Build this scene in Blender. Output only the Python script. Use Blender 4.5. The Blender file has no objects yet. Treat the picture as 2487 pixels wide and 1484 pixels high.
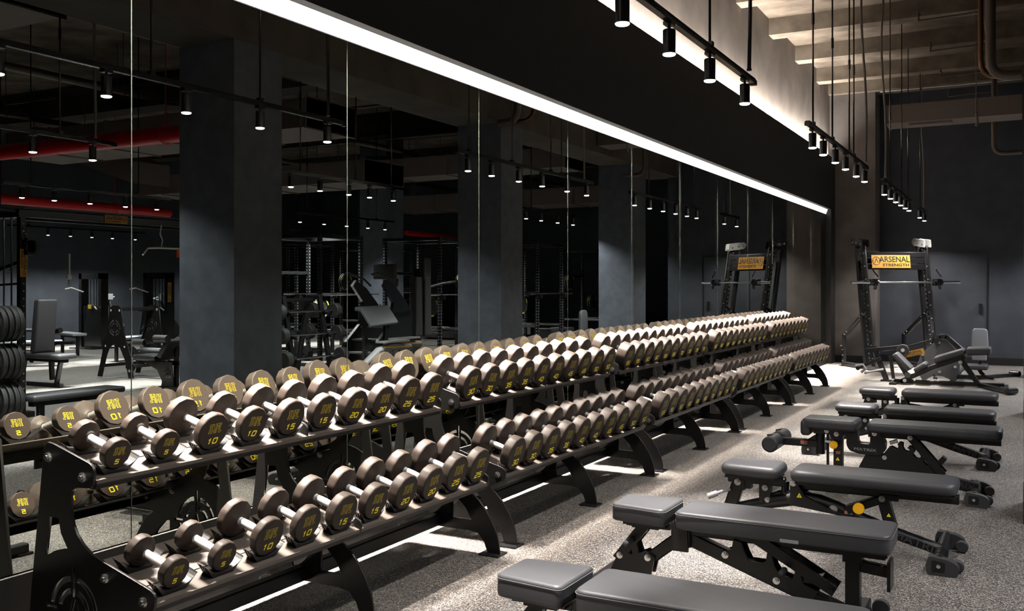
import bpy, math, random
from mathutils import Vector, Matrix
random.seed(7)
S = bpy.context.scene
COL = S.collection
# ------------------------------------------------------------------ camera
F = 2300.0
TH = math.atan(1243.0 / F)
cam_d = bpy.data.cameras.new('camera')
cam_d.sensor_width = 36.0
cam_d.lens = 36.0 * F / 2487.0
cam_d.shift_y = -48.0 / 2487.0
cam_d.clip_start = 0.05
cam_d.clip_end = 200
cam = bpy.data.objects.new('camera', cam_d)
cam.location = (0, 0, 1.5)
cam.rotation_euler = (math.pi / 2, 0, TH)
COL.objects.link(cam)
S.camera = cam
# ------------------------------------------------------------------ world, exposure
W = bpy.data.worlds.new('world')
S.world = W
W.use_nodes = True
W.node_tree.nodes['Background'].inputs[0].default_value = (0.6, 0.65, 0.8, 1)
W.node_tree.nodes['Background'].inputs[1].default_value = 0.006
S.view_settings.view_transform = 'Standard'
S.view_settings.look = 'None'
S.view_settings.exposure = 0.25
S.view_settings.gamma = 1.0
cy = S.cycles
cy.max_bounces = 7
cy.diffuse_bounces = 3
cy.glossy_bounces = 5
cy.transmission_bounces = 1
cy.caustics_reflective = False
cy.caustics_refractive = False
cy.sample_clamp_indirect = 4.0
cy.use_denoising = True
SPOT_W = 860.0       # every track spotlight: main beam
SPILL_W = 48.0      # every track spotlight: wide spill
COVE_E = 3.2         # strip above the mirror
UP_E = 12.0          # strip on top of the fascia
WARM = (1.0, 0.90, 0.78)
NEUT = (0.96, 0.97, 1.0)
COVE_W = 205.0       # each of 10 LED tape lengths in the cove, facing down
for _i in range(10):
    _l = bpy.data.lights.get('cove_led') or bpy.data.lights.new('cove_led', 'AREA')
    _l.shape = 'RECTANGLE'; _l.size = 0.05; _l.size_y = 1.58; _l.energy = COVE_W; _l.color = (1.0, 0.90, 0.80); _l.spread = math.radians(40)
    _o = bpy.data.objects.new('cove_led', _l); COL.objects.link(_o)
    _o.location = (-3.318, 3.17 + 1.60 * _i, 2.966); _o.rotation_euler = (0, math.radians(-2), 0)
UP_W = 46.0          # each LED tape length on the fascia ledge, facing up
for _i in range(16):
    _l = bpy.data.lights.get('uplight_led') or bpy.data.lights.new('uplight_led', 'AREA')
    _l.shape = 'RECTANGLE'; _l.size = 0.04; _l.size_y = 1.49; _l.energy = UP_W; _l.color = (1.0, 0.91, 0.82); _l.spread = math.radians(122)
    _o = bpy.data.objects.new('uplight_led', _l); COL.objects.link(_o)
    _o.location = (-3.325, -4.1 + 1.5 * _i, 3.958); _o.rotation_euler = (math.pi, math.radians(-6), 0)
XM = -3.36           # mirror glass plane
# ------------------------------------------------------------------ materials
MATS = {}
def mat(name, col, rough=0.5, metal=0.0, emit=None, bump=None, spec=0.5, coat=0.0):
    if name in MATS: return MATS[name]
    m = bpy.data.materials.new(name); m.use_nodes = True
    nt = m.node_tree; b = nt.nodes['Principled BSDF']
    b.inputs['Base Color'].default_value = (*col, 1)
    b.inputs['Roughness'].default_value = rough
    b.inputs['Metallic'].default_value = metal
    b.inputs['Specular IOR Level'].default_value = spec
    b.inputs['Coat Weight'].default_value = coat
    if emit:
        b.inputs['Emission Color'].default_value = (*emit[0], 1)
        b.inputs['Emission Strength'].default_value = emit[1]
    if bump:
        tc = nt.nodes.new('ShaderNodeTexCoord')
        n = nt.nodes.new('ShaderNodeTexNoise'); n.inputs['Scale'].default_value = bump[0]
        n.inputs['Detail'].default_value = 3
        bm = nt.nodes.new('ShaderNodeBump'); bm.inputs['Strength'].default_value = bump[1]
        bm.inputs['Distance'].default_value = bump[2] if len(bump) > 2 else 0.002
        nt.links.new(tc.outputs['Object'], n.inputs['Vector'])
        nt.links.new(n.outputs['Fac'], bm.inputs['Height'])
        nt.links.new(bm.outputs['Normal'], b.inputs['Normal'])
    MATS[name] = m
    return m
def mottle(name, c1, c2, scale, rough=0.8, bump=0.3, lo=0.35, hi=0.65, dist=0.004, spec=0.3):
    m = mat(name, c1, rough, spec=spec); nt = m.node_tree; b = nt.nodes['Principled BSDF']
    tc = nt.nodes.new('ShaderNodeTexCoord'); n = nt.nodes.new('ShaderNodeTexNoise')
    n.inputs['Scale'].default_value = scale; n.inputs['Detail'].default_value = 6
    r = nt.nodes.new('ShaderNodeValToRGB')
    r.color_ramp.elements[0].position = lo; r.color_ramp.elements[0].color = (*c1, 1)
    r.color_ramp.elements[1].position = hi; r.color_ramp.elements[1].color = (*c2, 1)
    bm = nt.nodes.new('ShaderNodeBump'); bm.inputs['Strength'].default_value = bump; bm.inputs['Distance'].default_value = dist
    nt.links.new(tc.outputs['Object'], n.inputs['Vector'])
    nt.links.new(n.outputs['Fac'], r.inputs['Fac']); nt.links.new(r.outputs['Color'], b.inputs['Base Color'])
    nt.links.new(n.outputs['Fac'], bm.inputs['Height']); nt.links.new(bm.outputs['Normal'], b.inputs['Normal'])
    return m
def floor_mat():
    m = mat('rubber_floor', (.1, .1, .1), 0.62, spec=0.45); nt = m.node_tree; b = nt.nodes['Principled BSDF']
    tc = nt.nodes.new('ShaderNodeTexCoord')
    v = nt.nodes.new('ShaderNodeTexVoronoi'); v.inputs['Scale'].default_value = 215; v.inputs['Randomness'].default_value = 1
    sep = nt.nodes.new('ShaderNodeSeparateColor')
    r = nt.nodes.new('ShaderNodeValToRGB'); cr = r.color_ramp; cr.interpolation = 'CONSTANT'
    cr.elements[0].position = 0; cr.elements[0].color = (.018, .017, .018, 1)
    cr.elements[1].position = .40; cr.elements[1].color = (.068, .064, .064, 1)
    e = cr.elements.new(.62); e.color = (.16, .143, .13, 1)
    e = cr.elements.new(.84); e.color = (.37, .325, .27, 1)
    n = nt.nodes.new('ShaderNodeTexNoise'); n.inputs['Scale'].default_value = 1.3; n.inputs['Detail'].default_value = 4
    mx = nt.nodes.new('ShaderNodeMix'); mx.data_type = 'RGBA'; mx.blend_type = 'MULTIPLY'; mx.inputs[0].default_value = 0.35
    nt.links.new(tc.outputs['Object'], v.inputs['Vector']); nt.links.new(v.outputs['Color'], sep.inputs[0])
    nt.links.new(sep.outputs[0], r.inputs['Fac']); nt.links.new(tc.outputs['Object'], n.inputs['Vector'])
    nt.links.new(r.outputs['Color'], mx.inputs[6]); nt.links.new(n.outputs['Fac'], mx.inputs[7])
    nt.links.new(mx.outputs[2], b.inputs['Base Color'])
    bm = nt.nodes.new('ShaderNodeBump'); bm.inputs['Strength'].default_value = 0.25; bm.inputs['Distance'].default_value = 0.001
    nt.links.new(sep.outputs[1], bm.inputs['Height']); nt.links.new(bm.outputs['Normal'], b.inputs['Normal'])
    return m
M_FLOOR = floor_mat()
M_WALL = mottle('slate_wall_paint', (.030, .034, .044), (.040, .045, .056), 3.0, 0.75, 0.15)
M_FASCIA = mottle('black_fascia_paint', (.008, .0075, .0075), (.011, .0105, .010), 5.0, 0.7, 0.1)
M_UPPER = mottle('plaster_upper_wall', (.19, .165, .148), (.25, .222, .20), 2.2, 0.9, 0.25)
M_COLUMN = mottle('slate_column_paint', (.064, .073, .090), (.086, .098, .120), 6.0, 0.7, 0.25)
M_PIER = mottle('taupe_pier_paint', (.095, .085, .080), (.125, .112, .106), 3.0, 0.8, 0.2)
M_BEAM = mottle('concrete_beam_paint', (.105, .085, .066), (.19, .16, .125), 3.5, 0.85, 0.6, dist=0.01)
M_SLAB = mottle('concrete_slab', (.065, .052, .04), (.17, .14, .11), 2.0, 0.9, 0.5, dist=0.01)
M_DARKCEIL = mottle('dark_ceiling', (.018, .015, .012), (.034, .028, .022), 2.0, 0.9, 0.4)
M_GIRDER = mottle('girder_paint', (.055, .048, .042), (.085, .074, .064), 2.0, 0.9, 0.4)
M_BLACK = mat('black_powder_coat', (.0065, .006, .006), 0.36, spec=.4, bump=(420, 0.12, 0.0006))
M_BLACK2 = mat('black_gloss_steel', (.012, .012, .013), 0.22)
M_BROWN = mat('brown_powder_coat', (.060, .048, .040), 0.55, bump=(420, 0.15, 0.0006))
M_URETH = mat('urethane_head', (.027, .0205, .017), 0.5, spec=.16, bump=(60, 0.08, 0.001))
M_SATIN = mat('satin_steel_handle', (.82, .82, .82), 0.38, 0.75, bump=(900, 0.35, 0.0006))
M_STEEL = mat('bright_zinc_bolt', (.75, .75, .74), 0.22, 1.0)
M_CHROME = mat('chrome_bar', (.62, .62, .63), 0.16, 1.0)
M_YEL = mat('yellow_print', (.95, .80, .02), 0.5)
M_YELD = mat('dull_yellow_outline', (.42, .33, .02), 0.5)
M_LEATH = mat('black_leatherette', (.034, .034, .037), 0.46, spec=.35, bump=(220, 0.10, 0.0008))
M_PALE = mat('pale_grey_leatherette', (.26, .275, .30), 0.45)
M_LEATHG = mat('grey_leatherette', (.13, .135, .145), 0.42, bump=(220, 0.08, 0.0008))
M_STITCH = mat('stitching_thread', (.10, .10, .10), 0.7)
M_RUBBER = mat('black_rubber', (.018, .018, .019), 0.62)
M_KNOB = mat('yellow_knob', (.90, .45, .01), 0.35)
M_SIGN = mat('amber_sign_plate', (.55, .27, .04), 0.45)
M_SIGNTX = mat('black_sign_lettering', (.008, .007, .006), 0.5)
M_WHITE = mat('white_print', (.75, .75, .75), 0.5)
M_GREYPR = mat('grey_print', (.22, .22, .23), 0.5)
M_FAINT = mat('faint_grey_print', (.035, .037, .04), 0.5)
M_REDPR = mat('red_orange_label', (.75, .10, .03), 0.5)
M_REDPIPE = mat('red_sprinkler_pipe', (.55, .012, .015), 0.35)
M_CONDUIT = mat('grey_flex_conduit', (.13, .115, .10), 0.5, 0.3)
M_PIPE = mat('dull_iron_pipe', (.055, .042, .032), 0.45, 0.3)
M_DUCT = mat('duct_sheet', (.12, .098, .088), 0.6, 0.1)
M_GAP = mat('dark_seam', (.006, .007, .006), 0.4)
M_EDGE = mat('mirror_glass_edge', (.12, .15, .12), 0.25)
M_LENS = mat('lamp_lens', (1, 1, 1), 0.5, emit=((0.97, 0.98, 1.0), 14.0))
M_LENS.cycles.emission_sampling = 'NONE'
M_COVE = mat('cove_led_strip', (.9, .9, .9), 0.5, emit=((1.0, 0.93, 0.86), COVE_E))
M_UP = mat('uplight_led_strip', (.9, .9, .9), 0.5, emit=((1.0, 0.92, 0.84), UP_E))
M_MIRROR = mat('mirror_glass', (.48, .50, .455), 0.0, 1.0)
# ------------------------------------------------------------------ mesh builder
class MB:
    def __init__(self): self.v = []; self.f = []; self.sm = []; self.mi = []; self.cur = 0
    def add(self, vs, fs, smooth=False, M=None):
        o = len(self.v)
        self.v += [tuple(M @ Vector(p)) if M is not None else tuple(p) for p in vs]
        for f in fs:
            self.f.append([i + o for i in f]); self.sm.append(smooth); self.mi.append(self.cur)
        return self
    def box(self, a, b, M=None):
        (x0, y0, z0), (x1, y1, z1) = a, b
        vs = [(x0, y0, z0), (x1, y0, z0), (x1, y1, z0), (x0, y1, z0), (x0, y0, z1), (x1, y0, z1), (x1, y1, z1), (x0, y1, z1)]
        return self.add(vs, [(0, 3, 2, 1), (4, 5, 6, 7), (0, 1, 5, 4), (1, 2, 6, 5), (2, 3, 7, 6), (3, 0, 4, 7)], False, M)
    def bar(self, p, q, w, h, up=(0, 0, 1), ch=0.0):   # rectangular bar from p to q; w across, h along 'up'
        p = Vector(p); q = Vector(q); d = (q - p); L = d.length; d.normalize()
        u = Vector(up); s = d.cross(u)
        if s.length < 1e-5: s = d.cross(Vector((1, 0, 0)))
        s.normalize(); u = s.cross(d).normalized()
        c = min(w, h) * 0.12 if ch == 0 else ch
        prof = [(-w/2 + c, -h/2), (w/2 - c, -h/2), (w/2, -h/2 + c), (w/2, h/2 - c), (w/2 - c, h/2), (-w/2 + c, h/2), (-w/2, h/2 - c), (-w/2, -h/2 + c)]
        vs = [tuple(P + s * x + u * y) for P in (p, q) for x, y in prof]
        n = 8
        return self.add(vs, [tuple(range(n))[::-1], tuple(range(n, 2 * n))] + [(i, (i + 1) % n, n + (i + 1) % n, n + i) for i in range(n)])
    def tube(self, pts, r, n=10, cap=True, smooth=True, closed=False):
        pts = [Vector(p) for p in pts]; k = len(pts)
        rs = r if isinstance(r, (list, tuple)) else [r] * k
        vs = []; prev = None
        for i, p in enumerate(pts):
            if closed: d = pts[(i + 1) % k] - pts[i - 1]
            else: d = (pts[min(i + 1, k - 1)] - pts[max(i - 1, 0)])
            if d.length < 1e-9: d = Vector((0, 0, 1))
            d.normalize()
            if prev is None:
                a = Vector((0, 0, 1)) if abs(d.z) < 0.9 else Vector((1, 0, 0))
                s = d.cross(a).normalized()
            else:
                s = prev - d * prev.dot(d)
                s = s.normalized() if s.length > 1e-6 else d.orthogonal().normalized()
            prev = s; t = d.cross(s)
            for j in range(n):
                an = 2 * math.pi * j / n
                vs.append(tuple(p + (s * math.cos(an) + t * math.sin(an)) * rs[i]))
        fs = []
        for i in range(k if closed else k - 1):
            for j in range(n):
                a = i * n + j; b = i * n + (j + 1) % n; i2 = (i + 1) % k
                fs.append((a, b, i2 * n + (j + 1) % n, i2 * n + j))
        self.add(vs, fs, smooth)
        if cap and not closed:
            o = len(self.v) - len(vs)
            self.f.append([o + j for j in range(n)][::-1]); self.sm.append(False); self.mi.append(self.cur)
            self.f.append([o + (k - 1) * n + j for j in range(n)]); self.sm.append(False); self.mi.append(self.cur)
        return self
    def cyl(self, p, q, r, n=16): return self.tube([p, q], r, n)
    def lathe(self, prof, M=None, n=24, rad=None, smooth=True):   # prof (x along axis, r); axis = local x
        vs = []; fs = []
        for (x, r) in prof:
            for j in range(n):
                a = 2 * math.pi * j / n; k = rad(a) if rad else 1.0
                vs.append((x, r * k * math.cos(a), r * k * math.sin(a)))
        for i in range(len(prof) - 1):
            for j in range(n):
                fs.append((i * n + j, i * n + (j + 1) % n, (i + 1) * n + (j + 1) % n, (i + 1) * n + j))
        fs.append(tuple(range(n))[::-1]); fs.append(tuple((len(prof) - 1) * n + j for j in range(n)))
        return self.add(vs, fs, smooth, M)
    def prism(self, poly, h0, h1, M=None):   # convex or simple polygon in xy, extruded in z
        n = len(poly)
        vs = [(x, y, h0) for x, y in poly] + [(x, y, h1) for x, y in poly]
        return self.add(vs, [tuple(range(n))[::-1], tuple(range(n, 2 * n))] + [(i, (i + 1) % n, n + (i + 1) % n, n + i) for i in range(n)], False, M)
    def pad(self, poly, z0, z1, r, M=None, seg=5, corner=None, flat=False):   # upholstered pad, rounded outline and edges
        out = round_poly(poly, corner or r * 1.6, 6)
        n = len(out); rings = []
        def inset(d):
            res = []
            for i in range(n):
                a = Vector(out[i - 1]); b = Vector(out[i]); c = Vector(out[(i + 1) % n])
                t = (c - a).normalized(); nn = Vector((-t.y, t.x))
                res.append((b.x + nn.x * d, b.y + nn.y * d))
            return res
        r0 = min(r, (z1 - z0) / 2)
        for k in range(seg + 1):
            a = math.pi / 2 * k / seg
            rings.append((z0 + r0 * (1 - math.sin(a)) , r0 * (1 - math.cos(a)))) if False else rings.append((z0 + r0 * (1 - math.cos(a)), r0 * (1 - math.sin(a))))
        for k in range(seg + 1):
            a = math.pi / 2 * k / seg
            rings.append((z1 - r0 * (1 - math.sin(a)), r0 * (1 - math.cos(a))))
        vs = []
        for z, d in rings: vs += [(x, y, z) for x, y in inset(d)]
        m = len(rings)
        fs = [(i * n + j, i * n + (j + 1) % n, (i + 1) * n + (j + 1) % n, (i + 1) * n + j) for i in range(m - 1) for j in range(n)]
        self.add(vs, fs, True, M); o = len(self.v) - len(vs)
        self.f.append([o + j for j in range(n)][::-1]); self.sm.append(True); self.mi.append(self.cur)
        self.f.append([o + (m - 1) * n + j for j in range(n)]); self.sm.append(True); self.mi.append(self.cur)
        return self
    def mesh(self, name, mats):
        me = bpy.data.meshes.new(name); me.from_pydata(self.v, [], self.f)
        for m in (mats if isinstance(mats, (list, tuple)) else [mats]): me.materials.append(m)
        me.polygons.foreach_set('use_smooth', self.sm); me.polygons.foreach_set('material_index', self.mi)
        me.update()
        if any(self.sm): me.set_sharp_from_angle(angle=math.radians(31))
        return me
    def build(self, name, mats, parent=None, **k):
        o = bpy.data.objects.new(name, self.mesh(name, mats)); COL.objects.link(o)
        if parent is not None: o.parent = parent
        tag(o, **k); return o
def tag(o, label=None, cat=None, group=None, kind=None):
    if label: o['label'] = label
    if cat: o['category'] = cat
    if group: o['group'] = group
    if kind: o['kind'] = kind
    return o
def empty(name, loc=(0, 0, 0), rz=0.0, label=None, cat=None, group=None):
    o = bpy.data.objects.new(name, None); COL.objects.link(o); o.location = loc; o.rotation_euler = (0, 0, rz)
    o.empty_display_size = 0.05
    return tag(o, label, cat, group)
def round_poly(poly, r, seg=4):
    n = len(poly); out = []
    area = sum(poly[i][0] * poly[(i + 1) % n][1] - poly[(i + 1) % n][0] * poly[i][1] for i in range(n))
    if area < 0: poly = poly[::-1]
    for i in range(n):
        a = Vector(poly[i - 1][:2]); b = Vector(poly[i][:2]); c = Vector(poly[(i + 1) % n][:2])
        u = (a - b); v = (c - b); rr = min(r, u.length * 0.45, v.length * 0.45); u.normalize(); v.normalize()
        p = b + u * rr; q = b + v * rr
        for k in range(seg + 1):
            t = k / seg; w = p * (1 - t) ** 2 + b * 2 * t * (1 - t) + q * t * t
            out.append((w.x, w.y))
    return out
def plate_mesh(name, loops, th, m, bevel=0.0012):   # flat cut plate with holes; loops are xy lists; thickness along z
    cu = bpy.data.curves.new(name, 'CURVE'); cu.dimensions = '2D'; cu.fill_mode = 'BOTH'
    cu.extrude = max(th / 2 - bevel, 0.0002); cu.bevel_depth = bevel; cu.bevel_resolution = 1; cu.offset = -bevel
    for L in loops:
        sp = cu.splines.new('POLY'); sp.points.add(len(L) - 1)
        for i, p in enumerate(L): sp.points[i].co = (p[0], p[1], 0, 1)
        sp.use_cyclic_u = True
    return curve_to_mesh(cu, name, m)
def curve_to_mesh(cu, name, m, M=None):
    o = bpy.data.objects.new('tmp', cu); COL.objects.link(o)
    dg = bpy.context.evaluated_depsgraph_get(); dg.update()
    me = bpy.data.meshes.new_from_object(o.evaluated_get(dg)); me.name = name
    bpy.data.objects.remove(o); bpy.data.curves.remove(cu)
    me.materials.clear(); me.materials.append(m)
    if M is not None: me.transform(M)
    return me
def mobj(name, me, parent=None, M=None, **k):
    o = bpy.data.objects.new(name, me); COL.objects.link(o)
    if M is not None: o.matrix_local = M
    if parent is not None: o.parent = parent
    return tag(o, **k)
TXC = {}
def text_mesh(s, size, m, shear=0.0, th=0.0008, bold=0.0, sx=1.0, align='CENTER'):
    key = (s, size, m.name, shear, bold, sx, align)
    if key in TXC: return TXC[key]
    cu = bpy.data.curves.new('t', 'FONT'); cu.body = s; cu.size = size; cu.shear = shear; cu.extrude = th; cu.offset = bold
    cu.align_x = align; cu.align_y = 'CENTER'; cu.resolution_u = 3
    me = curve_to_mesh(cu, 'lettering', m, Matrix.Diagonal((sx, 1, 1, 1)))
    TXC[key] = me; return me
def copy_tree(o, parent=None, loc=None, rz=None, label=None, group=None):
    c = o.copy(); COL.objects.link(c)
    if parent is not None: c.parent = parent
    if loc is not None: c.location = loc
    if rz is not None: c.rotation_euler = (0, 0, rz)
    if label: c['label'] = label
    if group: c['group'] = group
    for ch in list(KIDS(o)): copy_tree(ch, c)
    return c
def KIDS(o): return [x for x in o.children]
def T(x, y, z): return Matrix.Translation((x, y, z))
def R(a, ax): return Matrix.Rotation(a, 4, ax)
def frame(o, x, y, z):   # matrix from origin and three axes
    return Matrix(((x[0], y[0], z[0], o[0]), (x[1], y[1], z[1], o[1]), (x[2], y[2], z[2], o[2]), (0, 0, 0, 1)))
def struct(name, mb, m, **k): return mb.build(name, m, kind='structure', **k)
# pixel helpers for a vertical plane at distance y, used only to read positions off measurements
CT, ST = math.cos(TH), math.sin(TH)
# ------------------------------------------------------------------ room
XR, YB, YN, ZC = 15.2, 26.5, -5.0, 5.51
YP = 19.4    # pier front
struct('floor', MB().box((-3.6, YN, -0.1), (XR, YB, 0)), M_FLOOR)
# left wall: lower part, upper plaster part, fascia box with lit slots above and below
struct('wall_left', MB().box((-3.6, YN, 0), (-3.375, YP, 5.6)), M_WALL)
struct('trim_1', MB().box((-3.374, YN, 0.0), (-3.345, 18.97, 0.404)), M_FASCIA)
struct('trim_2', MB().box((-3.374, YN, 3.99), (-3.368, YP, 5.51)), M_UPPER, label='plaster wall above the fascia')
fb = MB().box((-3.285, YN, 2.973), (-3.264, YP, 3.988)); fb.box((-3.374, YN, 2.973), (-3.285, YP, 2.990)); fb.box((-3.374, YN, 3.93), (-3.285, YP, 3.945))
struct('trim_3', fb, M_FASCIA, label='black fascia above the mirror')
struct('trim_4', MB().box((-3.374, 18.97, 0), (-3.264, YP, 2.973)), M_FASCIA)
struct('baseboard_left', MB().box((-3.345, YN, 0), (-3.333, 18.97, 0.10)), M_FASCIA)
# cove strip over the mirror and uplight strip behind the fascia top
cv = MB(); up = MB(); n = 40
for i in range(n):
    a = 2.4 + (18.97 - 2.4) * i / n; b = 2.4 + (18.97 - 2.4) * (i + 1) / n
    cv.add([(-3.362, a, 2.886), (-3.362, b, 2.886), (-3.330, b, 2.971), (-3.330, a, 2.971)], [(0, 1, 2, 3)])
    a = YN + (YP - YN) * i / n; b = YN + (YP - YN) * (i + 1) / n
    up.add([(-3.355, a, 3.952), (-3.305, a, 3.952), (-3.305, b, 3.952), (-3.355, b, 3.952)], [(0, 1, 2, 3)])
cv.build('cove_light_strip', M_COVE, label='long white light strip glowing between mirror top and black fascia', cat='light strip')
up.build('uplight_strip', M_UP, label='hidden light strip on top of the black fascia washing the upper wall', cat='light strip')
# mirror panels
PW = 1.469; y1 = 18.95; names = ['first', 'second', 'third', 'fourth', 'fifth', 'sixth', 'seventh', 'eighth', 'ninth', 'tenth', 'eleventh', 'twelfth', 'thirteenth', 'fourteenth', 'fifteenth', 'sixteenth']
for i in range(16):
    b = y1 - PW * i; a = b - PW
    mb = MB(); mb.cur = 0
    x0 = XM - 0.006
    mb.add([(XM, a + .003, .410), (XM, b - .003, .410), (XM, b - .003, 2.880), (XM, a + .003, 2.880)], [(0, 1, 2, 3)])
    mb.cur = 1
    mb.add([(XM, a + .003, .410), (x0, a + .003, .410), (x0, a + .003, 2.880), (XM, a + .003, 2.880), (XM, b - .003, .410), (x0, b - .003, .410), (x0, b - .003, 2.880), (XM, b - .003, 2.880)],
           [(0, 3, 2, 1), (4, 5, 6, 7), (3, 7, 6, 2), (0, 1, 5, 4)])
    mb.build('mirror_panel', [M_MIRROR, M_EDGE], label='tall frameless wall mirror panel, %s from the far end of the wall' % names[i], cat='mirror', group='mirror panels on the left wall')
# back wall, pier, doors
struct('wall_back', MB().box((-3.6, 20.05, 0), (0.2, 20.3, 5.6)), M_WALL)
struct('trim_5', MB().box((-3.6, YP, 0), (-2.52, 20.05, 5.25)), M_PIER, label='taupe pier in the far corner')
struct('baseboard_back', MB().box((-2.52, 20.03, 0), (0.2, 20.05, 0.14)).box((-3.30, YP - .015, 0), (-2.52, YP, 0.14)), M_FASCIA)
struct('wall_far', MB().box((0.2, YB, 0), (XR, YB + .2, 5.6)).box((0.0, 20.3, 0), (0.2, YB, 5.6)), M_WALL)
struct('wall_right', MB().box((XR, YN, 0), (XR + .2, YB, 5.6)), M_WALL)
struct('wall_near', MB().box((-3.6, YN - .2, 0), (XR, YN, 5.6)), M_FASCIA)
struct('ceiling', MB().box((-3.6, YN, ZC), (XR, YB, ZC + .15)), M_SLAB)
dr = MB()
dr.box((-1.62, 20.025, 0.0), (-1.60, 20.05, 2.12)); dr.box((-.62, 20.025, 0), (-.60, 20.05, 2.12)); dr.box((-1.62, 20.025, 2.12), (-.60, 20.05, 2.14))
d = MB().box((-1.60, 20.035, 0.0), (-.62, 20.05, 2.12)).build('door_1', M_WALL, kind='structure')
dr.build('door_frame', M_GAP, d)
MB().box((-.75, 19.99, .98), (-.70, 20.035, 1.16)).build('door_handle', M_BLACK2, d)
# beams along x every 1.85 m, girder along the column line
for i in range(11):
    y = 14.34 + 1.85 * (i - 8)
    if y > 18.5: continue
    struct('ceiling_beam', MB().box((-3.368, y, 5.26), (0.0, y + .28, ZC)), M_BEAM)
struct('ceiling_beam', MB().box((-3.368, 19.25, 5.24), (0.0, 19.75, ZC)), M_BEAM)
struct('ceiling_beam', MB().box((0.0, YN, 3.89), (.72, 20.3, ZC)), M_GIRDER)
for i in range(6):
    y = -3.5 + 5.33 * i
    struct('ceiling_beam', MB().box((.72, y, 4.9), (XR, y + .5, ZC)), M_DARKCEIL)
for i, y in enumerate((6.78, 12.10, 17.44)):
    c = MB().box((0.0, y, 0), (.74, y + .67, 3.89)); struct('column', c, M_COLUMN)
    MB().box((-.004, y - .012, 0), (.752, y + .682, .14)).build('column_base', M_FASCIA, None, kind='structure')
for i, (x, y) in enumerate(((5.9, 17.4), (5.9, 22.6), (11.0, 17.4))):
    struct('column', MB().box((x, y, 0), (x + .74, y + .67, 4.9)), M_COLUMN)
# ------------------------------------------------------------------ dumbbell racks
TILT = math.radians(17.0)
UX = Vector((-math.cos(TILT), 0, math.sin(TILT)))     # up the tray, away from the aisle
NX = Vector((math.sin(TILT), 0, math.cos(TILT)))      # tray normal
LIP_U = Vector((-2.95, 0, .797)); LIP_L = Vector((-2.645, 0, .399))
def arc(cx, cy_, r, a0, a1, n=10):
    return [(cx + r * math.cos(math.radians(a0 + (a1 - a0) * i / n)), cy_ + r * math.sin(math.radians(a0 + (a1 - a0) * i / n))) for i in range(n + 1)]
def ring_cut(cx, cy_, ro, ri, a0, a1):
    return arc(cx, cy_, ro, a0, a1) + arc(cx, cy_, ri, a1, a0)
def emblem(cx, cy_, s):
    L = []
    for (ro, ri) in ((1.0, .84), (.66, .50)):
        for (a0, a1) in ((8, 82), (98, 172), (188, 262), (278, 352)):
            g = 3 if ro > .9 else 5
            L.append(ring_cut(cx, cy_, ro * s, ri * s, a0 - (0 if ro > .9 else -4), a1 - (0 if ro > .9 else 4)))
    L.append([(cx - .05 * s, cy_ + .40 * s), (cx + .05 * s, cy_ + .40 * s), (cx + .05 * s, cy_ + 1.25 * s), (cx - .05 * s, cy_ + 1.25 * s)])
    L.append([(cx - 1.18 * s, cy_ - .04 * s), (cx - .74 * s, cy_ - .04 * s), (cx - .74 * s, cy_ + .05 * s), (cx - 1.18 * s, cy_ + .05 * s)])
    L.append([(cx + .74 * s, cy_ - .04 * s), (cx + 1.18 * s, cy_ - .04 * s), (cx + 1.18 * s, cy_ + .05 * s), (cx + .74 * s, cy_ + .05 * s)])
    L.append([(cx - .05 * s, cy_ + .34 * s), (cx + .07 * s, cy_ + .34 * s), (cx - .16 * s, cy_ - .42 * s), (cx - .30 * s, cy_ - .42 * s)])
    L.append([(cx + .12 * s, cy_ + .28 * s), (cx + .22 * s, cy_ + .06 * s), (cx + .36 * s, cy_ - .42 * s), (cx + .22 * s, cy_ - .42 * s)])
    return L
outer = [(-3.225, .900), (-3.205, .917), (-3.17, .912), (-2.972, .858), (-2.954, .846), (-2.948, .830), (-2.950, .782), (-2.962, .768), (-3.045, .762), (-3.066, .750), (-3.074, .725), (-3.073, .680),
         (-3.060, .625), (-3.038, .590), (-3.005, .558), (-2.962, .531), (-2.90, .512), (-2.66, .448), (-2.640, .436), (-2.633, .420), (-2.637, .385), (-2.650, .372), (-2.745, .328),
         (-2.700, .298), (-2.652, .245), (-2.612, .185), (-2.580, .115), (-2.566, .055), (-2.562, .010), (-2.640, .010), (-2.662, .065), (-2.700, .108), (-2.76, .118),
         (-3.20, .118), (-3.245, .095), (-3.262, .010), (-3.325, .010), (-3.318, .16), (-3.300, .35)]
hole1 = [(-3.192, .640), (-3.142, .640), (-3.128, .585), (-3.090, .532), (-3.115, .530), (-3.160, .518), (-3.215, .492)]
hole2 = [(-2.865, .180), (-2.745, .180), (-2.775, .235), (-2.835, .292), (-2.865, .298)]
SIDE = plate_mesh('rack_side_plate', [outer, hole1, hole2] + emblem(-3.055, .308, .130), .012, M_BLACK)
SIDE.transform(Matrix(((1, 0, 0, 0), (0, 0, -1, 0), (0, 1, 0, 0), (0, 0, 0, 1))))
def bolt_mb(mb, p, d, r=.016):
    p = Vector(p); d = Vector(d).normalized()
    mb.tube([p, p + d * .003], r * 1.25, 18, smooth=False); mb.tube([p + d * .003, p + d * .011], r, 6, smooth=False)
    mb.tube([p + d * .011, p + d * .016], r * .55, 10)
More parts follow.
